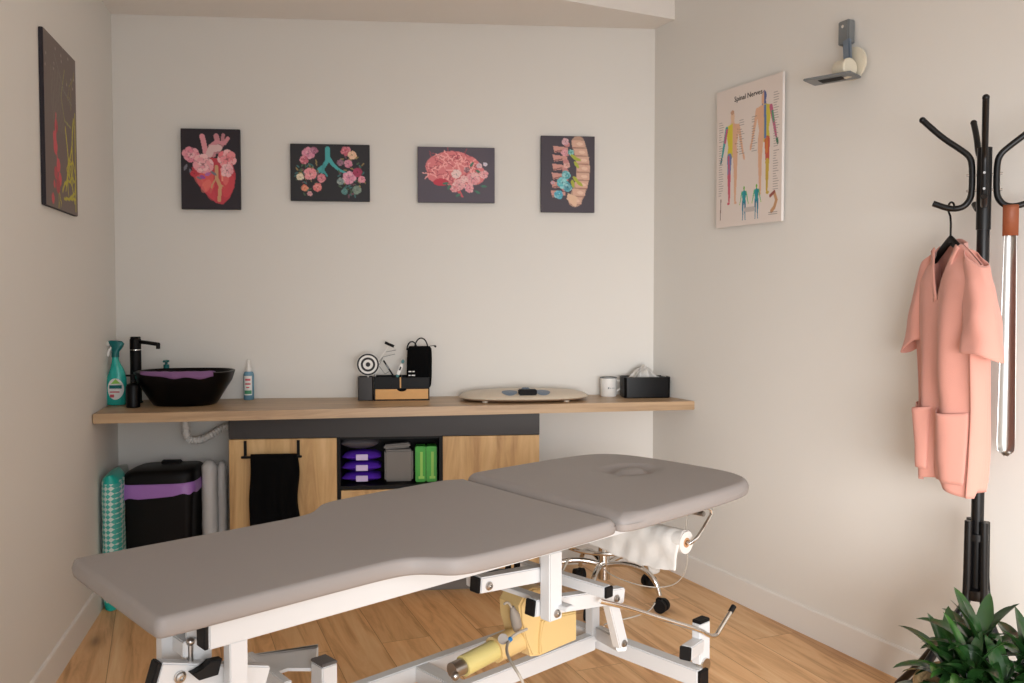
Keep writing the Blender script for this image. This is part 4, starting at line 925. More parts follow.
# ------------------------------------------------------------------ treatment couch
TA = V((-.544, 1.540, 0)); TE = V((.73253, .68073, 0)); TN = V((.68073, -.73253, 0))
def T(a, b_, z=0): return TA + TE * a + TN * b_ + UP * z
def tp_(x, y, b_):   # picture point on the upright lengthwise plane b
    A = TA + TN * b_; p = atw(x, y, A, A + TE); q = p - TA; return q.dot(TE), q.z
TX = (TE, TN, UP)
BC = -.222
co = thing('treatment_couch', 'grey padded treatment couch on a white height-adjustable steel frame', 'treatment table', T(.9, BC, 0))
ZB = .7195; ZT = .757
def cushion(name, outline, ctr, rad, hole=None, ztop=ZT):
    """outline: (a,b) closed, ctr: function mapping outline pt -> inner target, rad: edge radius per pt"""
    n = len(outline); P2 = [V((a, b_)) for a, b_ in outline]; nr = []
    for i in range(n):
        d = P2[(i + 1) % n] - P2[i - 1]; nr.append(V((d.y, -d.x)).normalized())
    area = sum(P2[i].x * P2[(i + 1) % n].y - P2[(i + 1) % n].x * P2[i].y for i in range(n))
    if area > 0: nr = [-v for v in nr]        # inward
    for _ in range(5): nr = [(nr[i - 1] + nr[i] * 2 + nr[(i + 1) % n]).normalized() for i in range(n)]
    mb = MB(); rings = []
    def rg(ins, z): rings.append([T(*(P2[i] + nr[i] * ins(i)), z(i)) for i in range(n)])
    rg(lambda i: .012, lambda i: ZB); rg(lambda i: .002, lambda i: ZB + .001); rg(lambda i: 0, lambda i: ZB + .006)
    rg(lambda i: -.002, lambda i: ZB + .02)
    for k_ in range(0, 7):
        a = pi / 2 * k_ / 6
        rg(lambda i: rad(i) * (1 - cos(a)), lambda i: ztop - min(rad(i), .016 if rad(i) < .02 else .030) * (1 - sin(a)))
    base = [P2[i] + nr[i] * rad(i) for i in range(n)]
    inner = list(base)
    for _ in range(14): inner = [(inner[i - 1] + inner[i] * 2 + inner[(i + 1) % n]) / 4 for i in range(n)]
    for t in (.04, .1, .18, .28, .4, .52, .64, .74, .82, .89, .95, 1.0):
        r_ = []
        for i in range(n):
            tgt = V(ctr(inner[i], i, n)); q = base[i].lerp(inner[i], min(1, t * 8)).lerp(tgt, t); z = ztop + .0015 * sin(pi * min(1, t * 2) / 2)
            if hole: z += hole(q)
            r_.append(T(q.x, q.y, z))
        rings.append(r_)
    mb.loft(rings, False)
    mb.bm.verts.ensure_lookup_table(); nv = len(mb.bm.verts); last = mb.bm.verts[nv - n:]; first = mb.bm.verts[:n]
    c_ = mb.bm.verts.new(sum((v.co for v in last), V((0, 0, 0))) / n)
    last = list(last); first = list(first)
    for i in range(n): mb.bm.faces.new((last[i], last[(i + 1) % n], c_))
    mb.bm.faces.new(first)
    return mb.build(name, m_vinyl, co, angle=80)
def resample(pts, closed_smooth=3):
    for _ in range(closed_smooth):
        q = []
        for i in range(len(pts)):
            a, c = pts[i], pts[(i + 1) % len(pts)]; q += [(a[0] * .75 + c[0] * .25, a[1] * .75 + c[1] * .25), (a[0] * .25 + c[0] * .75, a[1] * .25 + c[1] * .75)]
        pts = q
    return pts
def dens(pts, step=.012):
    P3 = [V(p) for p in pts]; n = len(P3); L = [(P3[(i + 1) % n] - P3[i]).length for i in range(n)]; tot = sum(L); m = int(tot / step); out = []; i = 0; acc = 0
    for k_ in range(m):
        d = tot * k_ / m
        while acc + L[i] < d: acc += L[i]; i += 1
        out.append(tuple(P3[i].lerp(P3[(i + 1) % n], (d - acc) / max(L[i], 1e-9))))
    return out
A0, AJ, AE = -.098, 1.03, 1.725
half = [(A0, .10), (A0, .232), (A0 + .006, .240), (.05, .238), (.34, .236), (.41, .238), (.455, .25), (.49, .285), (.515, .315), (.56, .330), (.7, .337), (.85, .338), (AJ - .05, .337), (AJ - .004, .328), (AJ, .31), (AJ, .1)]
kb_ = lambda a: .08 * min(1, max(0, a / .4))
ol = [(a - kb_(a) * h, BC + h) for a, h in half] + [(a + kb_(a) * h, BC - h) for a, h in reversed(half)]
ol = dens(resample(ol, 3), .012)
nOl = len(ol)
def rad_body(i):
    a = ol[i][0]; return .012 + .024 * max(0, min(1, (a - (AJ - .06)) / .06))
cushion('body_cushion', ol, lambda p, i, n: (.45 + (p.x - .45) * .5, BC + (p.y - BC) * .4), rad_body)
AH0 = AJ + .006
half = [(AH0, .10), (AH0, .31), (AH0 + .006, .338), (AH0 + .06, .346), (1.25, .344), (1.45, .338), (1.58, .325), (1.66, .295), (AE - .014, .22), (AE, .10)]
sk = lambda a, h: a - .08 * h * max(0, 1 - (a - AH0) / .5)
ol2 = [(sk(a, h), BC + h) for a, h in half] + [(sk(a, -h), BC - h) for a, h in reversed(half)]
ol2 = dens(resample(ol2, 3), .012)
def rad_head(i):
    a = ol2[i][0]; return .018 + .022 * max(0, min(1, (AH0 + .06 - a) / .06)) + .010 * max(0, min(1, (a - 1.6) / .1))
HCn = V((1.49, BC - .03))
def holez(q):
    d = q - HCn; r = sqrt((d.x / .10) ** 2 + (d.y / .075) ** 2)
    if r > 1.25: return 0
    g = -.016 * exp(-((r - .72) / .2) ** 2) ; plug = 0
    return g + plug
cushion('head_cushion', ol2, lambda p, i, n: (HCn.x + (p.x - HCn.x) * .09, HCn.y + (p.y - HCn.y) * .09), rad_head, holez, ZT + .006)
# seam cords on near long side are part of the vinyl: thin piping just above the bottom edge
# support boards
# top frame
def couch(mb, name, m=m_white, par=None, **kw): return mb.build(name, m, par or co, **kw)
b = MB(); b.box(T(.755, -.018, .695), (1.51, .036, .049), TX, .003); couch(b, 'side_rail')
b = MB(); b.box(T(.755, -.426, .695), (1.51, .036, .049), TX, .003); couch(b, 'side_rail')
b = MB(); b.box(T(-.0035, -.018, .695), (.010, .034, .047), TX, .002); couch(b, 'rail_cap', m_rubber)
b = MB(); b.box(T(-.0035, -.426, .695), (.010, .034, .047), TX, .002); couch(b, 'rail_cap', m_rubber)
b = MB()
for a in (.12, .6, 1.05, 1.45): b = MB(); b.box(T(a, BC, .7), (.04, .37, .03), TX, .002); couch(b, 'cross_bar')
# foot end lifting legs
b = MB(); a1_, z1_ = tp_(228, 650, -.01); a2_, z2_ = tp_(246, 650, -.01)
b.box(T((a1_ + a2_) / 2, -.016, .36), (a2_ - a1_, .028, .625), TX, .002); couch(b, 'lifting_leg')
a1_, _ = tp_(160, 650, -.13); a2_, _ = tp_(186, 650, -.13)
print('plate', a1_, a2_)
b = MB(); b.box(T((a1_ + a2_) / 2, -.135, .40), (a2_ - a1_, .03, .60), TX, .002); b.box(T((a1_ + a2_) / 2 + .02, -.10, .655), (.05, .06, .03), TX, .002); couch(b, 'lifting_leg')
# hinge plate behind the rail with pin and cable
b = MB(); p1 = tp_(187, 634, -.08); p2 = tp_(212, 659, -.08)
b.box(T((p1[0] + p2[0]) / 2, -.085, (p1[1] + p2[1]) / 2 + .01), (abs(p2[0] - p1[0]), .012, abs(p1[1] - p2[1]) + .02), TX, .002); couch(b, 'hinge_plate')
b = MB(); c1_ = T(p1[0] + .002, -.07, p1[1] - .012); b.tube([c1_, c1_ - UP * .06], .005, 10); b.sphere(c1_, .008); b.sphere(c1_ - UP * .045, .008); couch(b, 'hinge_pin', m_steel)
# first link with black cap and bolt
p1 = tp_(156, 675, -.06); p2 = tp_(216, 672, -.06)
b = MB(); b.bar(T(p1[0], -.065, p1[1]), T(p2[0] + .10, -.065, p2[1] - .04), .03, .048, .003, side=TN); couch(b, 'link_bar')
d_ = (T(p2[0] + .10, -.065, p2[1] - .04) - T(p1[0], -.065, p1[1])).normalized()
b = MB(); c_ = T(p1[0], -.065, p1[1]); b.bar(c_ - d_ * .008, c_ + d_ * .002, .029, .047, .002, side=TN); couch(b, 'link_cap', m_rubber)
def bolt(x, y, b_, r=.0085):
    a_, z_ = tp_(x, y, b_); mb = MB(); mb.lathe(T(a_, b_, z_), [(r * 1.25, 0), (r * 1.25, .0015), (r, .002), (r * .9, .006), (r * .5, .007), (r * .45, .003), (0, .003)], 20, ax=(TE, UP, TN)); return couch(mb, 'bolt', m_steel)
bolt(180, 677, -.049, .009)
a_, z_ = tp_(207, 671, -.03); b = MB(); b.prism([T(a_ - .03, -.045, z_ + .004), T(a_ - .016, -.045, z_ - .012), T(a_ + .02, -.045, z_ - .012), T(a_ + .028, -.045, z_ + .016), T(a_ + .004, -.045, z_ + .018), T(a_ - .006, -.045, z_ + .007)], TN * .02, bev=.002); couch(b, 'latch', m_rubber)
# upper linkage near head: post A, links and arm
pa1, _ = tp_(549.8, 600, 0.0); pa2, _ = tp_(562.5, 600, 0.0); zbot = tp_(556, 620.5, 0)[1]
b = MB(); b.box(T((pa1 + pa2) / 2, -.018, (.672 + zbot) / 2), (pa2 - pa1, .036, .672 - zbot), TX, .003); couch(b, 'hanger_post')
bolt(557, 613.5, .0005)
def link(x1, y1, x2, y2, b_, w, h, name='link_bar', ext=(0, 0), cap=True, capend=0):
    a1, z1 = tp_(x1, y1, b_); a2, z2 = tp_(x2, y2, b_); p, q = T(a1, b_ - w / 2, z1), T(a2, b_ - w / 2, z2); d = (q - p).normalized(); q = q + d * ext[1]; p = p - d * ext[0]
    mb = MB(); mb.bar(p, q, w, h, .003, side=TN); couch(mb, name)
    if cap:
        e = p if capend == 0 else q; s_ = -1 if capend == 0 else 1
        mb = MB(); mb.bar(e + d * .001 * s_ * -1, e + d * .007 * s_, w * .96, h * .96, .002, side=TN); couch(mb, 'link_cap', m_rubber)
    return p, q
link(481, 586, 546, 574, -.038, .034, .038, ext=(0, .06)); bolt(489, 586, -.0375)
b = MB(); a_, z_ = tp_(473, 580, -.1); b.box(T(a_, -.1, z_ + .02), (.02, .03, .07), TX, .002); couch(b, 'rail_bracket')
for px in (648 / 4.096 + 350, 684 / 4.096 + 350):
    a_, z_ = tp_(px, 567, -.12); b = MB(); b.cyl(T(a_, -.12, z_ + .035), T(a_, -.12, z_ - .02), .008); couch(b, 'damper', m_rubber)
link(536, 609, 625, 595.5, -.038, .034, .042, ext=(0, 0)); bolt(616.5, 598.5, -.0375)
link(614, 602, 624.5, 646, -.074, .03, .038, 'crank_arm', cap=False); bolt(624, 643.5, -.0735)
# cross tube to the far side
def tz(x, y, z): p = atz(x, y, z) - TA; return p.dot(TE), p.dot(TN)
a_, b__ = tz(608, 588, .56); print('cross', a_, b__)
b = MB(); b.bar(T(a_, b__, .55), T(a_ - .01, b__ - .33, .55), .03, .03, .003); couch(b, 'cross_tube')
b = MB(); b.bar(T(a_, b__ + .006, .55), T(a_, b__ - .001, .55), .029, .029, .002); couch(b, 'tube_cap', m_rubber)
b = MB(); b.bar(T(a_ - .12, b__ - .02, .53), T(a_ - .13, b__ - .35, .53), .03, .012, .002); couch(b, 'cross_tube')
# motor
am, bm_, zm = [], -.28, 0
def tzp(x, y, b_, dz=0): a, z = tp_(x, y, b_); return T(a, b_, z + dz)
MBp = -.22
prof = [(520, 606), (527, 592), (534, 588), (549, 589), (571, 596), (577, 600), (577, 640), (541, 656), (532, 657), (527, 640), (521, 622)]
b = MB(); b.prism([tzp(x, y, MBp) for x, y in prof], -TN * .09, bev=.006); mt_ = couch(b, 'motor', m_beige)
b = MB(); b.prism([tzp(x, y, MBp + .012) for x, y in ((543, 622), (547, 618), (577, 612), (577, 640), (541, 655), (541, 640))], -TN * .02, bev=.004); couch(b, 'motor_cover', m_beige, mt_)
b = MB(); b.cyl(tzp(535, 630, MBp - .045), tzp(494, 650, MBp - .045), .036, n=28); couch(b, 'actuator_housing', m_beige, mt_)
b = MB(); b.cyl(tzp(495, 649.5, MBp - .045), tzp(463, 666, MBp - .045), .028, n=28); couch(b, 'actuator_tube', mat('pale_yellow_plastic', rgb(204, 190, 124), .4), mt_)
b = MB(); b.cyl(tzp(463, 666, MBp - .045), tzp(452, 671, MBp - .045), .022, n=24); b.sphere(tzp(455, 676, MBp - .02), .012); couch(b, 'actuator_end', m_steel, mt_)
b = MB(); b.tube([tzp(512, 607, MBp), tzp(515, 616, MBp), tzp(517, 626, MBp + .0), tzp(516, 632, MBp)], lambda t: .006 + .010 * sin(pi * t), 12); b.cyl(tzp(503, 639, MBp), tzp(503, 639, MBp + .03), .014); couch(b, 'plug', mat('plug_grey', rgb(140, 132, 124), .5), mt_)
b = MB(); b.tube([tzp(504, 604, MBp), tzp(508, 602, MBp), tzp(512, 608, MBp)], .0035, 8, smooth=2); b.tube([tzp(527, 629, MBp + .03), tzp(515, 634, MBp + .03), tzp(508, 641, MBp + .03), tzp(506, 652, MBp + .1), tzp(512, 664, MBp + .16), tzp(520, 676, MBp + .2), tzp(526, 690, MBp + .2)], .004, 8, smooth=3); couch(b, 'cable', m_wire, mt_)
b = MB(); b.tube([tzp(507, 642, MBp + .035), tzp(511, 638.5, MBp + .035)], .0065, 10); couch(b, 'cable_clip', m_blue, mt_)
# base frame
ZF = .215
def bp_(x, y, z=ZF + .025): a, b_ = tz(x, y, z); return a, b_
n1_ = bp_(477, 683); n2_ = bp_(606, 630); f1_ = bp_(374, 683); f2_ = bp_(520, 628)
print('base', n1_, n2_, f1_, f2_)
bN = (n1_[1] + n2_[1]) / 2; bF = (f1_[1] + f2_[1]) / 2
ce = bp_(702, 669); cs_ = bp_(629, 642); print('cross end', ce, cs_, bN, bF)
ac = (ce[0] + cs_[0]) / 2
for bb_ in (bN - .02, bF - .02):
    b = MB(); b.box(T((ac - .03 - .05) / 2, bb_, ZF), (ac - .03 + .05, .035, .05), TX, .003); couch(b, 'base_rail')
b = MB(); b.box(T(ac, (ce[1] + bF - .1) / 2, ZF), (.045, ce[1] - bF + .1, .05), TX, .003); couch(b, 'base_crossbar')
b = MB(); b.box(T(ac, ce[1] + .004, ZF), (.043, .009, .048), TX, .002); couch(b, 'crossbar_cap', m_rubber)
b = MB(); b.box(T(-.05, BC - .05, ZF), (.045, .62, .05), TX, .003); couch(b, 'base_crossbar')
am_ = tz(425, 665, ZF + .025)[0]
b = MB(); b.box(T(am_, (bN + bF) / 2 - .02, ZF), (.05, bN - bF - .03, .045), TX, .003); couch(b, 'base_tie')
for a_, b_ in ((ac, ce[1] - .03), (-.05, BC + .2), (-.05, BC - .32)):
    mb = MB(); mb.cyl(T(a_, b_, ZF - .02), T(a_, b_, .075), .012); mb.box(T(a_, b_, .075), (.03, .05, .02), TX, .003); couch(mb, 'caster_stem', m_steel)
    mb = MB(); mb.cyl(T(a_, b_ - .012, .0375), T(a_, b_ + .012, .0375), .0375, n=28); couch(mb, 'caster_wheel', m_rubber)
# upright riser from base to crank
br_ = bN - .02; a_, z_ = tp_(592.5, 640, br_); zu_ = tp_(592.5, 606, br_)[1]; b = MB(); b.box(T(a_, br_, (zu_ + ZF) / 2), (.036, .03, zu_ - ZF), TX, .002); couch(b, 'riser')
b = MB(); pz = tp_(624, 652, -.08); b.bar(T(pz[0], -.09, pz[1] + .02), T(ac, bN - .02, ZF + .02), .03, .04, .003); couch(b, 'riser')
# retracting lever housing at the near head corner
aL, bL = ce[0] + .03, ce[1] - .02
pu = tp_(701, 621, bL); pl_ = tp_(701, 655, bL); wpx = tp_(708.5, 640, bL)[0] - tp_(695, 640, bL)[0]
b = MB(); b.box(T(pu[0] , bL, (pu[1] + pl_[1]) / 2 - .01), (wpx * .75, .03, pu[1] - pl_[1] + .02), TX, .003); couch(b, 'lever_post')
b = MB(); b.box(T(pu[0], bL, pu[1] + .003), (wpx * .75 - .002, .029, .010), TX, .002); couch(b, 'post_cap', m_rubber)
pr = tp_(680, 651, bL + .01); pr2 = tp_(700, 645, bL + .01)
b = MB(); b.bar(T(pr[0] + .0, bL + .03, pr[1]), T(pr2[0], bL + .005, pr2[1]), .034, .038, .003); couch(b, 'lever_box')
d_ = (T(pr2[0], bL + .005, pr2[1]) - T(pr[0], bL + .03, pr[1])).normalized(); c_ = T(pr[0], bL + .03, pr[1])
b = MB(); b.bar(c_ - d_ * .008, c_ + d_ * .001, .033, .037, .002); couch(b, 'box_cap', m_rubber)
b = MB(); w0 = tzp(703, 664, bL + .01); b.cyl(w0 - TN * .01, w0 + TN * .012, .02, n=24); couch(b, 'pivot_roller', m_chrome)
# foot control bar
b = MB(); b.tube([tzp(600, 601, bL - .05), tzp(625, 607, bL - .03), tzp(660, 618, bL - .01), tzp(700, 630, bL + .02), tzp(709, 636, bL + .02), tzp(716, 636, bL + .02), tzp(720, 629, bL + .02), tzp(733, 608, bL + .02)], .0065, 12, smooth=1); couch(b, 'control_bar', m_chrome)
b = MB(); b.tube([tzp(730.5, 612, bL + .02), tzp(734, 606, bL + .02)], .008, 12); couch(b, 'bar_tip', m_rubber)
# left inner frame pieces (seen below the rail at the foot end)
zq = .40
def tq(x, y, z=zq): a, b_ = tz(x, y, z); return T(a, b_, z)
b = MB(); b.prism([tq(246, 656), tq(318, 644), tq(318, 648), tq(254, 657)], -UP * .006); b.prism([tq(253, 657), tq(317, 647), tq(315, 668), tq(288, 668), tq(270, 674)], -UP * .008); 
couch(b, 'inner_plate')
b = MB(); A_ = tq(249, 660); B__ = tq(288, 690); b.bar(A_, B__, .02, .04, .002); couch(b, 'inner_bar')
b = MB(); A_ = tq(246, 655.5); B__ = tq(318, 645.5); b.bar(A_ - UP * .015, B__ - UP * .015, .014, .03, .002); couch(b, 'inner_bar')
pc_ = tq(324, 662, .42); b = MB(); b.box(pc_ - UP * .10, (.042, .055, .2), (TE, TN, UP), .003); couch(b, 'inner_post')
b = MB(); b.box(pc_ + UP * .003, (.043, .056, .007), (TE, TN, UP), .002); couch(b, 'post_cap', mat('grey_cap', rgb(92, 88, 86), .5))
b = MB(); b.bar(pc_ - UP * .15, T(-.03, BC, .24), .03, .03, .002); couch(b, 'link_bar')

# chrome bracket with paper roll
g0 = T(1.585, -.02, 0)
br_pts = [tzp(700, 508.5, -.02), tzp(703, 506.5, -.0), tzp(711, 509, .0), tzp(711.5, 514, .0), tzp(704, 527, .01), tzp(697, 538, .01), tzp(690, 543.5, .0)]
rc = br_pts[-1]
cross_dir = (TN * -1)
pa_ = rc + TN * -.45
b = MB(); b.tube(br_pts[:-1] + [rc + cross_dir * .0, pa_], .0055, 12); b.build('roll_bracket', m_chrome, co)
b = MB(); e1 = tzp(704, 514, -.02); b.cyl(e1, e1 - TN * .05, .008); couch(b, 'bracket_socket', m_steel)
pr_ = thing('paper_roll', 'white couch paper roll hanging under the head end of the couch', 'paper roll', rc)
RO = .033
b = MB(); xr, yr = frame_of(cross_dir); nn = 36; s0 = rc + cross_dir * .012; s1_ = rc + cross_dir * .44
rings = []
for c, R in ((s0, .014), (s0, RO), (s1_, RO), (s1_, .014)): rings.append([c + (xr * cos(2 * pi * i / nn) + yr * sin(2 * pi * i / nn)) * R for i in range(nn)])
rings.append(rings[0]); b.loft(rings, False); b.build('roll', m_paper, pr_)
b = MB(); rings = []
for c, R in ((s0 - cross_dir * .001, .008), (s0 - cross_dir * .001, .0145), (s1_ + cross_dir * .001, .0145), (s1_ + cross_dir * .001, .008)): rings.append([c + (xr * cos(2 * pi * i / nn) + yr * sin(2 * pi * i / nn)) * R for i in range(nn)])
rings.append(rings[0]); b.loft(rings, False); b.build('core', m_card, pr_)
# hanging sheet: comes off the back of the roll and hangs loosely
b = MB(); rows = []
for i in range(26):
    t = i / 25; r_ = []
    for j in range(40):
        s_ = j / 39
        c = rc + cross_dir * (.016 + .40 * s_)
        if t < .45:
            an = pi * (.95 - t / .45 * .95) ; off = -TE * cos(an) * (RO + .002) * -1 + UP * sin(an) * (RO + .002)
            off = TE * (-cos(an)) * (RO + .002) * -1 + UP * sin(an) * (RO + .002)
            off = TE * (cos(an)) * (RO + .002) * 1 + UP * sin(an) * (RO + .002)
            an2 = pi * (-.1 + 1.05 * t / .45); off = TE * cos(an2) * (RO + .003) + UP * sin(an2) * (RO + .003)
            p = c + off
        else:
            q_ = (t - .45) / .55; p = c - TE * (RO + .004 + .012 * q_) - UP * (q_ * (.075 + .012 * sin(s_ * 5)))
        p += (TE * .007 * noise.noise(V((s_ * 9, t * 3, 0))) + UP * .006 * noise.noise(V((s_ * 13, t * 4, 7)))) * (1 if t > .3 else .3)
        r_.append(b.bm.verts.new(p))
    rows.append(r_)
for r1, r2 in zip(rows, rows[1:]): b.bridge(r1, r2, False)
sh = b.build('loose_sheet', m_paper, pr_, angle=180); md = sh.modifiers.new('t', 'SOLIDIFY'); md.thickness = .0008
# thin cable looping down from the head end
b = MB(); cp = [tzp(688, 513, -.06), tzp(686, 520, -.06), tzp(686, 545, -.06), tzp(688, 565, -.06), tzp(680, 582, -.1), tzp(664, 588, -.15), tzp(640, 586, -.2), tzp(612, 576, -.3), tzp(603, 568, -.35)]
b.tube(cp, .0016, 6, smooth=3); cp = [tzp(655, 603, -.2), tzp(650, 611, -.2), tzp(634, 617, -.2), tzp(610, 622, -.25), tzp(604, 625, -.25)]
b.tube(cp, .0022, 6, smooth=3); couch(b, 'cable', m_wire)
b = MB(); b.tube([tzp(568, 560, -.3), tzp(562, 572, -.3), tzp(560, 590, -.3)], .004, 8); couch(b, 'cable', m_wire)

# ------------------------------------------------------------------ stool behind the couch
sc_ = atz(607, 590, 0) ; sc_ = V((.400, 3.74, 0))
stl = thing('rolling_stool', 'chrome-based swivel stool with foot ring behind the couch head end', 'stool', sc_)
b = MB(); b.lathe(sc_, [(.155, .47), (.17, .48), (.175, .50), (.165, .525), (.1, .535), (0, .537)], 40); b.build('seat', m_black, stl)
b = MB(); b.cyl(sc_ + UP * .11, sc_ + UP * .47, .014); b.cyl(sc_ + UP * .09, sc_ + UP * .27, .025, n=24); b.cyl(sc_ + UP * .27, sc_ + UP * .28, .03, n=24); b.build('column', m_chrome, stl)
rz = HC - (553 - 300) / F * 4.28 ; print('ring z', rz)
rz = .25
b = MB(); R_ = .178; b.tube([sc_ + V((R_ * cos(a), R_ * sin(a), rz)) for a in [2 * pi * i / 48 for i in range(49)]], .0085, 10, caps=False)
b.build('foot_ring', m_chrome, stl)
b = MB()
for i in range(3):
    a = 2 * pi * i / 3 + .4; b.tube([sc_ + UP * (rz + .02), sc_ + V((R_ * cos(a), R_ * sin(a), rz))], .006, 8)
b.lathe(sc_ + UP * (rz + .005), [(.03, 0), (.03, .03)], 24); b.build('ring_spokes', m_chrome, stl)
for i in range(5):
    a = -.62 + 2 * pi * i / 5; d = V((cos(a), sin(a), 0)); e = sc_ + d * .265
    b = MB(); b.tube([sc_ + UP * .15, sc_ + d * .1 + UP * .175, sc_ + d * .2 + UP * .165, sc_ + d * .25 + UP * .12, e + UP * .068], lambda t: .0135 - .004 * t, 12, smooth=2); lg = b.build('base_leg', m_chrome, stl)
    b = MB(); pd = V((-d.y, d.x, 0))
    b.cyl(e + pd * .006 + UP * .027 + d * .01, e + pd * .024 + UP * .027 + d * .01, .027, n=24); b.cyl(e - pd * .006 + UP * .027 + d * .01, e - pd * .024 + UP * .027 + d * .01, .027, n=24); b.box(e + UP * .045, (.03, .022, .028), (d, pd, UP), .006); b.build('caster', m_rubber, lg)

# ------------------------------------------------------------------ coat rack
RP = V((1.36, 2.52, 0)); VR = V((.475, .88, 0)).normalized(); VL = V((-VR.y, VR.x, 0))
rk = thing('coat_rack', 'tall black metal coat rack with curved arms beside the right wall', 'coat rack', RP)
def hz_(y, D): return HC - (y - 300) / F * D
b = MB(); b.cyl(RP + UP * .45, RP + UP * hz_(150, 2.52), .017, n=24); b.cyl(RP + UP * hz_(230, 2.52), RP + UP * hz_(149, 2.52), .0195, n=24); b.build('pole', m_powder, rk)
for d, r2_, zt_ in ((VL, .163, hz_(121, 2.58)), (-VL, .163, hz_(121, 2.58)), (V((.20, .98, 0)).normalized(), .105, hz_(124, 2.61)), (-VR, .163, hz_(102, 2.40))):
    zu = hz_(165, 2.52); zl = hz_(203, 2.52); k = r2_ / .163
    ptsA = [(r2_, zt_), (.11 * k, zt_ - .048 * (zt_ - zu) / .12), (.060, zu + .045), (.036, zu + .022), (.031, zu - .01), (.031, zl + .035), (.035, zl + .010), (.052, zl - .012), (.085 * k, zl - .016), (.132 * k, zl + .004)]
    b = MB(); b.tube([RP + d * r + UP * z for r, z in ptsA], .0088, 12, smooth=2); b.sphere(RP + d * (r2_ + .001) + UP * (zt_ + .001), .0095); b.build('arm', m_powder, rk)
    for z in (zu - .03, zl + .035): b = MB(); b.cyl(RP + d * .014 + UP * z, RP + d * .046 + UP * z, .0035, n=10); b.build('rivet', m_steel, rk)
legs = ((V((-.18, .98, 0)), .36), (V((.18, -.98, 0)), .36), (V((-.98, -.18, 0)), .36))
for d, r in legs:
    d = d.normalized(); pd = V((-d.y, d.x, 0))
    for s_ in (0,):
        b = MB(); b.tube([RP + d * .028 + UP * hz_(522, 2.52), RP + d * .03 + UP * .46, RP + d * .033 + UP * .415, RP + d * .06 + UP * .375, RP + d * (r * .6) + UP * .16, RP + d * r + UP * .012], .0115, 12, smooth=1); b.build('leg', m_powder, rk)
b = MB(); d = V((.98, .175, 0)); b.tube([RP + d * .028 + UP * hz_(524, 2.52), RP + d * .03 + UP * .43, RP + d * .06 + UP * .32, RP + d * .085 + UP * .013], .0115, 12, smooth=1); b.build('leg', m_powder, rk)
b = MB(); b.lathe(RP + UP * .425, [(.03, 0), (.034, .01), (.034, .03), (.02, .035), (.0, .035)], 24); b.lathe(RP + UP * .60, [(.03, 0), (.03, .02)], 24); b.build('hub', m_powder, rk)

# hanger
hp = RP + VL * .084 + UP * (hz_(203, 2.52) - .020)      # the arm's lowest run
HX = hp.x; HY = hp.y
hg = thing('clothes_hanger', 'dark clothes hanger hooked on the left arm of the coat rack', 'hanger', V((HX, HY, hp.z)))
b = MB(); r = .018
hookp = [V((HX + .0, HY + r * cos(a), hp.z + .013 - .0 + r * sin(a) * .9 - .004)) for a in [radians(q) for q in range(200, -60, -20)]]
zh = hp.z - .085
b.tube(hookp + [V((HX, HY, hp.z - .02)), V((HX, HY, zh))], .003, 8, smooth=1); b.build('hook', m_blackmat, hg)
b = MB(); W_ = .15
for s_ in (-1, 1):
    rings = []
    for i in range(12):
        t = i / 11; y = HY + s_ * W_ * t; z = zh - .012 - .085 * t ** 1.15 + .012 * (1 - t) ; hh_ = .016 * (1 - .35 * t); wd = .006 + .006 * t
        rings.append([V((HX + wd * cos(a), y, z + hh_ * sin(a))) for a in [2 * pi * j / 14 for j in range(14)]])
    b.loft(rings)
b.build('shoulder_bar', m_blackmat, hg, angle=70)
# tunic
YC = HY - .002; XC = HX + .004
tn = thing('work_tunic', 'salmon pink short-sleeved tunic hanging on the black hanger', 'tunic', V((XC, YC, .74)))
zs0 = zh + .028
def topz(dy, front):
    ad = abs(dy); z = zs0 - .012 - .10 * (ad / .19) ** 1.3
    if ad < .075:
        f = 1 - ad / .075; z = z - (.185 * f if front else .012 * f)
    return z
def hwid(z):   # half width along Y as function of height
    return float(np.interp(z, [.72, .80, .95, 1.1, 1.25, 1.38, 1.46], [.125, .135, .15, .158, .165, .172, .165]))
def thk(z): return float(np.interp(z, [.72, .80, .92, 1.1, 1.25, 1.36, 1.42, 1.46], [.04, .046, .044, .04, .038, .034, .024, .018]))
b = MB(); NT = 120; NZ = 60; grid = []
zhem = .765
for k_ in range(NZ + 1):
    v = k_ / NZ; r_ = []
    for j in range(NT):
        a = 2 * pi * j / NT; ca, sa = cos(a), sin(a)       # sa: along Y (near = -Y), ca<0 front (-X)
        yy = copysign(abs(sa) ** .75, sa); xx = copysign(abs(ca) ** .55, ca)
        zt_ = topz(yy * .185, ca < 0); z = zhem + (zt_ - zhem) * v
        w = hwid(z); tk = thk(z)
        if abs(yy * .185) > .068: tk *= 1 - .93 * max(0, (v - .88) / .12) ** 1.3
        yv = YC + w * yy; dn = (zs0 - z)
        fold = .011 * sin(yy * 8 + 1.2 + 2 * dn) * min(1, dn * 2.2) + .013 * sin(yy * 3.2 - 3 * dn) * min(1, dn * 1.4) + .006 * noise.noise(V((yy * 2, z * 5, 2)))
        if abs(yy) > .96: fold *= .5
        x = XC + tk * xx + fold + (-.010 * sin(min(1, dn / .5) * pi) if ca < 0 else 0)
        hem = .012 * (1 - v) * sin(yy * 4 + (2 if ca < 0 else 0)) - .012 * (1 - v) * (yy < -.2)
        r_.append(b.bm.verts.new(V((x, yv + .004 * noise.noise(V((z * 6, ca, 1))), z + hem))))
    grid.append(r_)
for r1, r2 in zip(grid, grid[1:]): b.bridge(r1, r2)
to = b.build('body', m_pink, tn, angle=180); md = to.modifiers.new('t', 'SOLIDIFY'); md.thickness = .002; md.offset = 0
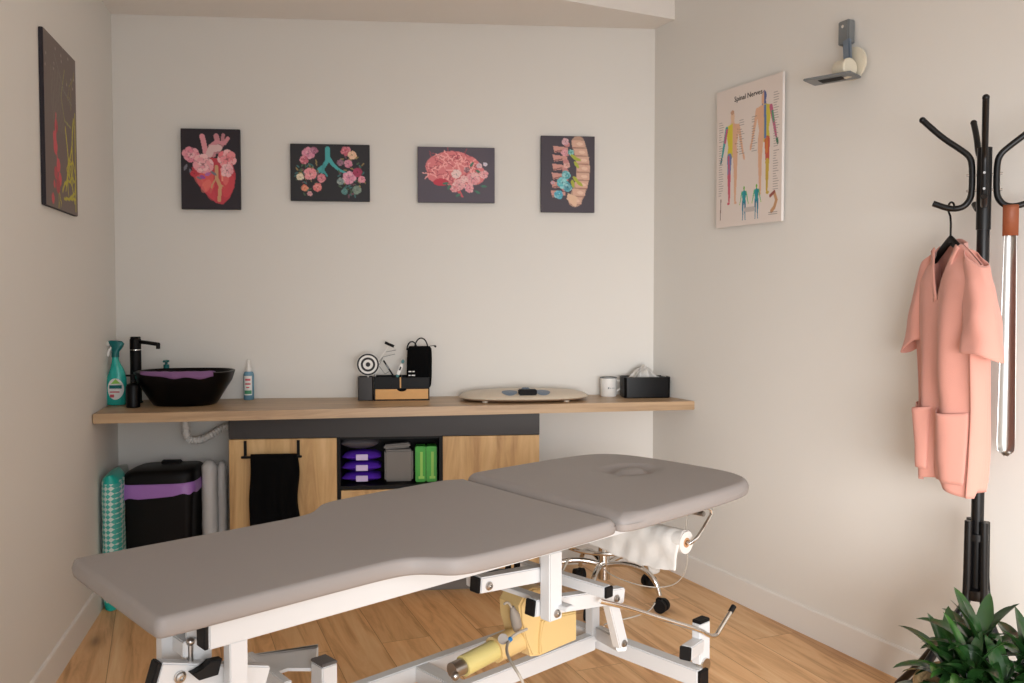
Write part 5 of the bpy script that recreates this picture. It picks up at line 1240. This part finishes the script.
# sleeves
for s_, nm in ((-1, 'sleeve'), (1, 'sleeve')):
    b = MB(); NS = 26
    L_ = .285; rows = []
    for i in range(NS + 1):
        t = i / NS; yo = YC + s_ * (.130 + .062 * t ** .8); zo = zs0 - .085 - (L_ - .02) * t ** 1.1
        if s_ > 0: yo -= .02 * t
        hy = .045 + .018 * sin(pi * t) * .5 + .010 * t; hx = .022 + .030 * t; tilt = .35 * t
        r_ = []
        for j in range(40):
            a = 2 * pi * j / 40; ny = hy * cos(a); nx = hx * sin(a) * (1 + .12 * sin(3 * a + t * 4))
            z = zo + s_ * ny * .6 * (1 - .5 * t) * -1 + ny * 0 + .01 * sin(a * 2) * t
            r_.append(V((XC + nx + .006 * noise.noise(V((a, t * 4, s_))) - .006 * t, yo + ny, z)))
        rows.append(r_)
    b.loft(rows, False); so = b.build(nm, m_pink, tn, angle=180); md = so.modifiers.new('t', 'SOLIDIFY'); md.thickness = .002; md.offset = 0
# collar band following the V and wrap edge
def front_x(yy, z):
    w = hwid(z); y = max(-1, min(1, yy)); sa = copysign(abs(y) ** (1 / .75), y); ca = sqrt(max(0, 1 - sa * sa)); xx = -abs(ca) ** .55; dn = zs0 - z
    fold = .011 * sin(yy * 8 + 1.2 + 2 * dn) * min(1, dn * 2.2) + .013 * sin(yy * 3.2 - 3 * dn) * min(1, dn * 1.4) + .006 * noise.noise(V((yy * 2, z * 5, 2)))
    return XC + thk(z) * xx + fold - .010 * sin(min(1, dn / .5) * pi)
b = MB()
for s_ in (-1, 1):
    pts = []
    for i in range(14):
        t = i / 13; dy = s_ * .078 * (1 - t); z = topz(dy if abs(dy) < .0749 else dy, True); yy = dy / .185; pts.append(V((front_x(yy, z) - .002, YC + hwid(z) * yy, z - .002)))
    L1 = b.ring(pts); L2 = b.ring([p + V((-.001, s_ * .018, -.012)) for p in pts]); b.bridge(L1, L2, False)
cb2 = b.build('neck_band', m_pink, tn, angle=180); md = cb2.modifiers.new('t', 'SOLIDIFY'); md.thickness = .003; md.offset = 1
# pockets
for (y0, y1, z0_, z1_, bul) in ((-.90, -.12, .775, .985, .012), (.05, .93, .80, .985, .024)):
    b = MB(); rows = []
    for i in range(19):
        v = i / 18; r_ = []
        for j in range(21):
            w_ = j / 20; yy = y0 + (y1 - y0) * w_; z = z0_ + (z1_ - z0_) * v
            g = (sin(pi * w_) ** .5) * (.25 + .75 * v if v < .9 else 1) * bul
            r_.append(b.bm.verts.new(V((front_x(yy, z) - .004 - g - .004 * noise.noise(V((yy * 3, z * 12, 5))), YC + hwid(z) * yy, z - .010 * sin(pi * w_) * v))))
        rows.append(r_)
    for r1, r2 in zip(rows, rows[1:]): b.bridge(r1, r2, False)
    pk2 = b.build('pocket', m_pink, tn, angle=180); md = pk2.modifiers.new('t', 'SOLIDIFY'); md.thickness = .0025; md.offset = 0
b = MB(); b.tube([V((XC - .004, YC + .0, zs0 - .03)), V((XC - .016, YC - .012, zs0 - .045)), V((XC - .006, YC - .02, zs0 - .032))], .002, 8, smooth=2); b.build('hanging_loop', m_blackmat, tn)

# shoe horn on the right arm
sh_ = RP - VL * .068 + UP * (hz_(203, 2.52) - .020)
tzD = sh_.y
hb = thing('shoehorn', 'long polished metal shoehorn on a brown leather loop at the rack', 'shoehorn', sh_)
hx = sh_ + V((0, 0, 0)); wd_ = .021
zb1 = hz_(236, tzD); zb2 = hz_(457, tzD)
b = MB(); X5 = VL; Y5 = VR
loop = []
for i in range(24):
    a = pi * i / 23; loop.append((-.012 * cos(a), .013 + .012 * sin(a) - .012))
prof = [(-.012, zb1 - sh_.z)] + [(-.012 * cos(a), -.001 + .012 * sin(a)) for a in [pi * i / 12 for i in range(13)]] + [(.012, zb1 - sh_.z + .03), (.004, zb1 - sh_.z)]
r1 = [sh_ + VL * (wd_ * .95) + VR * x + UP * z for x, z in prof]; r2 = [sh_ - VL * (wd_ * .95) + VR * x + UP * z for x, z in prof]
# sits around the arm: arm runs along VL, strap folds over it
a1r, a2r = b.ring(r1), b.ring(r2); b.bridge(a1r, a2r, False)
so = b.build('leather_loop', m_leather, hb, angle=60); md = so.modifiers.new('t', 'SOLIDIFY'); md.thickness = .003; md.offset = 0
b = MB(); rows = []
for i in range(40):
    t = i / 39; z = zb1 + .025 + (zb2 - zb1 - .025) * t; w = .0165 + .0085 * t
    if t > .96: w *= sqrt(max(.03, 1 - ((t - .96) / .04) ** 2))
    if t < .04: w *= .9
    rows.append([b.bm.verts.new(V((sh_.x, sh_.y, z)) + VL * (w * (j / 12 * 2 - 1)) + VR * (.011 * (1 - (j / 12 * 2 - 1) ** 2) * (.6 + .6 * t) - .004)) for j in range(13)])
for r1, r2 in zip(rows, rows[1:]): b.bridge(r1, r2, False)
so = b.build('blade', m_steel, hb, angle=180); md = so.modifiers.new('t', 'SOLIDIFY'); md.thickness = .0015

# ------------------------------------------------------------------ potted plant
pc0 = V((1.14, 2.03, 0))
pt = thing('potted_plant', 'leafy dark green houseplant standing in front of the coat rack foot', 'plant', pc0)
b = MB(); b.lathe(pc0, [(.135, 0), (.145, .01), (.155, .2), (.166, .362), (.160, .370), (.154, .35), (.146, .3), (0, .3)], 40); b.build('basket', m_basket, pt)
b = MB(); b.tube([pc0 + V((.163 * cos(a), .163 * sin(a), .370)) for a in [2 * pi * i / 40 for i in range(41)]], .010, 8, caps=False); b.build('basket_rim', m_basket, pt)
b = MB(); b.lathe(pc0 + UP * .325, [(.148, 0), (.1, .006), (0, .008)], 24); b.build('soil', m_soil, pt)
b = MB(); stems = [(-.02, .02, .45), (-.07, -.03, .41), (.07, -.02, .44), (.0, .07, .44), (-.015, -.07, .39), (.08, -.07, .40), (-.08, .04, .40)]
for x, y, h in stems: b.tube([pc0 + V((x * .6, y * .6, .34)), pc0 + V((x, y, h))], .009, 10)
b.build('stem', mat('stem_green', rgb(86, 104, 60), .6), pt)
b = MB(); lr = random.Random(11)
for si, (x, y, h) in enumerate(stems):
    nl = 20
    for i in range(nl):
        f = i / nl; az = i * 2.4 + lr.random() * .5; el = radians(8 + 68 * f + lr.uniform(-8, 8)); L = (.175 - .04 * f) * lr.uniform(.85, 1.2); wl_ = .0175 * lr.uniform(.85, 1.15)
        o_ = pc0 + V((x, y, h - .05 + .06 * f)); d = V((cos(az), sin(az), 0)); sdv = V((-sin(az), cos(az), 0)); tw_ = lr.uniform(-.3, .3)
        rows = []; NLf = 12; p = V(o_); e = el
        for k_ in range(NLf + 1):
            t = k_ / NLf; e = el - (1.0 + .5 * lr.random() * 0) * t ** 1.5 * (1 if f < .8 else .5)
            w = wl_ * (sin(pi * min(1, t * .93 + .07)) ** .75 if t < .999 else 0) + .0004
            dirv = d * cos(e) + UP * sin(e); nv = dirv.cross(sdv).normalized()
            s2 = (sdv * cos(tw_ * t) + nv * sin(tw_ * t))
            if k_ > 0: p = p + dirv * L / NLf
            rows.append([b.bm.verts.new(p + s2 * w * q + (-nv) * abs(q) * w * -.28) for q in (-1, -.5, 0, .5, 1)])
        for r1, r2 in zip(rows, rows[1:]): b.bridge(r1, r2, False)
b.build('foliage', m_leaf, pt, angle=180)

# ------------------------------------------------------------------ light
w = bpy.data.worlds.new('world'); scn.world = w; w.use_nodes = True
w.node_tree.nodes['Background'].inputs[0].default_value = (.965, .99, 1.03, 1); w.node_tree.nodes['Background'].inputs[1].default_value = 1.6
def area(name, loc, target, sx, sy, power, col):
    l = bpy.data.lights.new(name, 'AREA'); l.shape = 'RECTANGLE'; l.size, l.size_y = sx, sy; l.energy = power; l.color = col
    o = bpy.data.objects.new(name, l); COL.objects.link(o); o.location = loc; o.rotation_euler = (V(target) - V(loc)).to_track_quat('-Z', 'Y').to_euler(); return o
wl1 = area('window_light', (.9, -.6, .95), (1.4, 3.0, -.25), 1.7, .9, 35, (1.0, .99, .98)); wl1.data.spread = radians(85)

cam = bpy.data.cameras.new('camera'); co_ = bpy.data.objects.new('camera', cam); COL.objects.link(co_)
co_.location = (0, 0, HC); co_.rotation_euler = (pi / 2 - PIT, 0, 0); cam.sensor_width = 36; cam.lens = 36 * F / 1024; cam.shift_y = -(341.5 - CY) / 1024; cam.clip_start = .02
scn.camera = co_
vs = scn.view_settings; vs.view_transform = 'Standard'; vs.look = 'None'; vs.gamma = 1; vs.use_curve_mapping = False; vs.exposure = 0
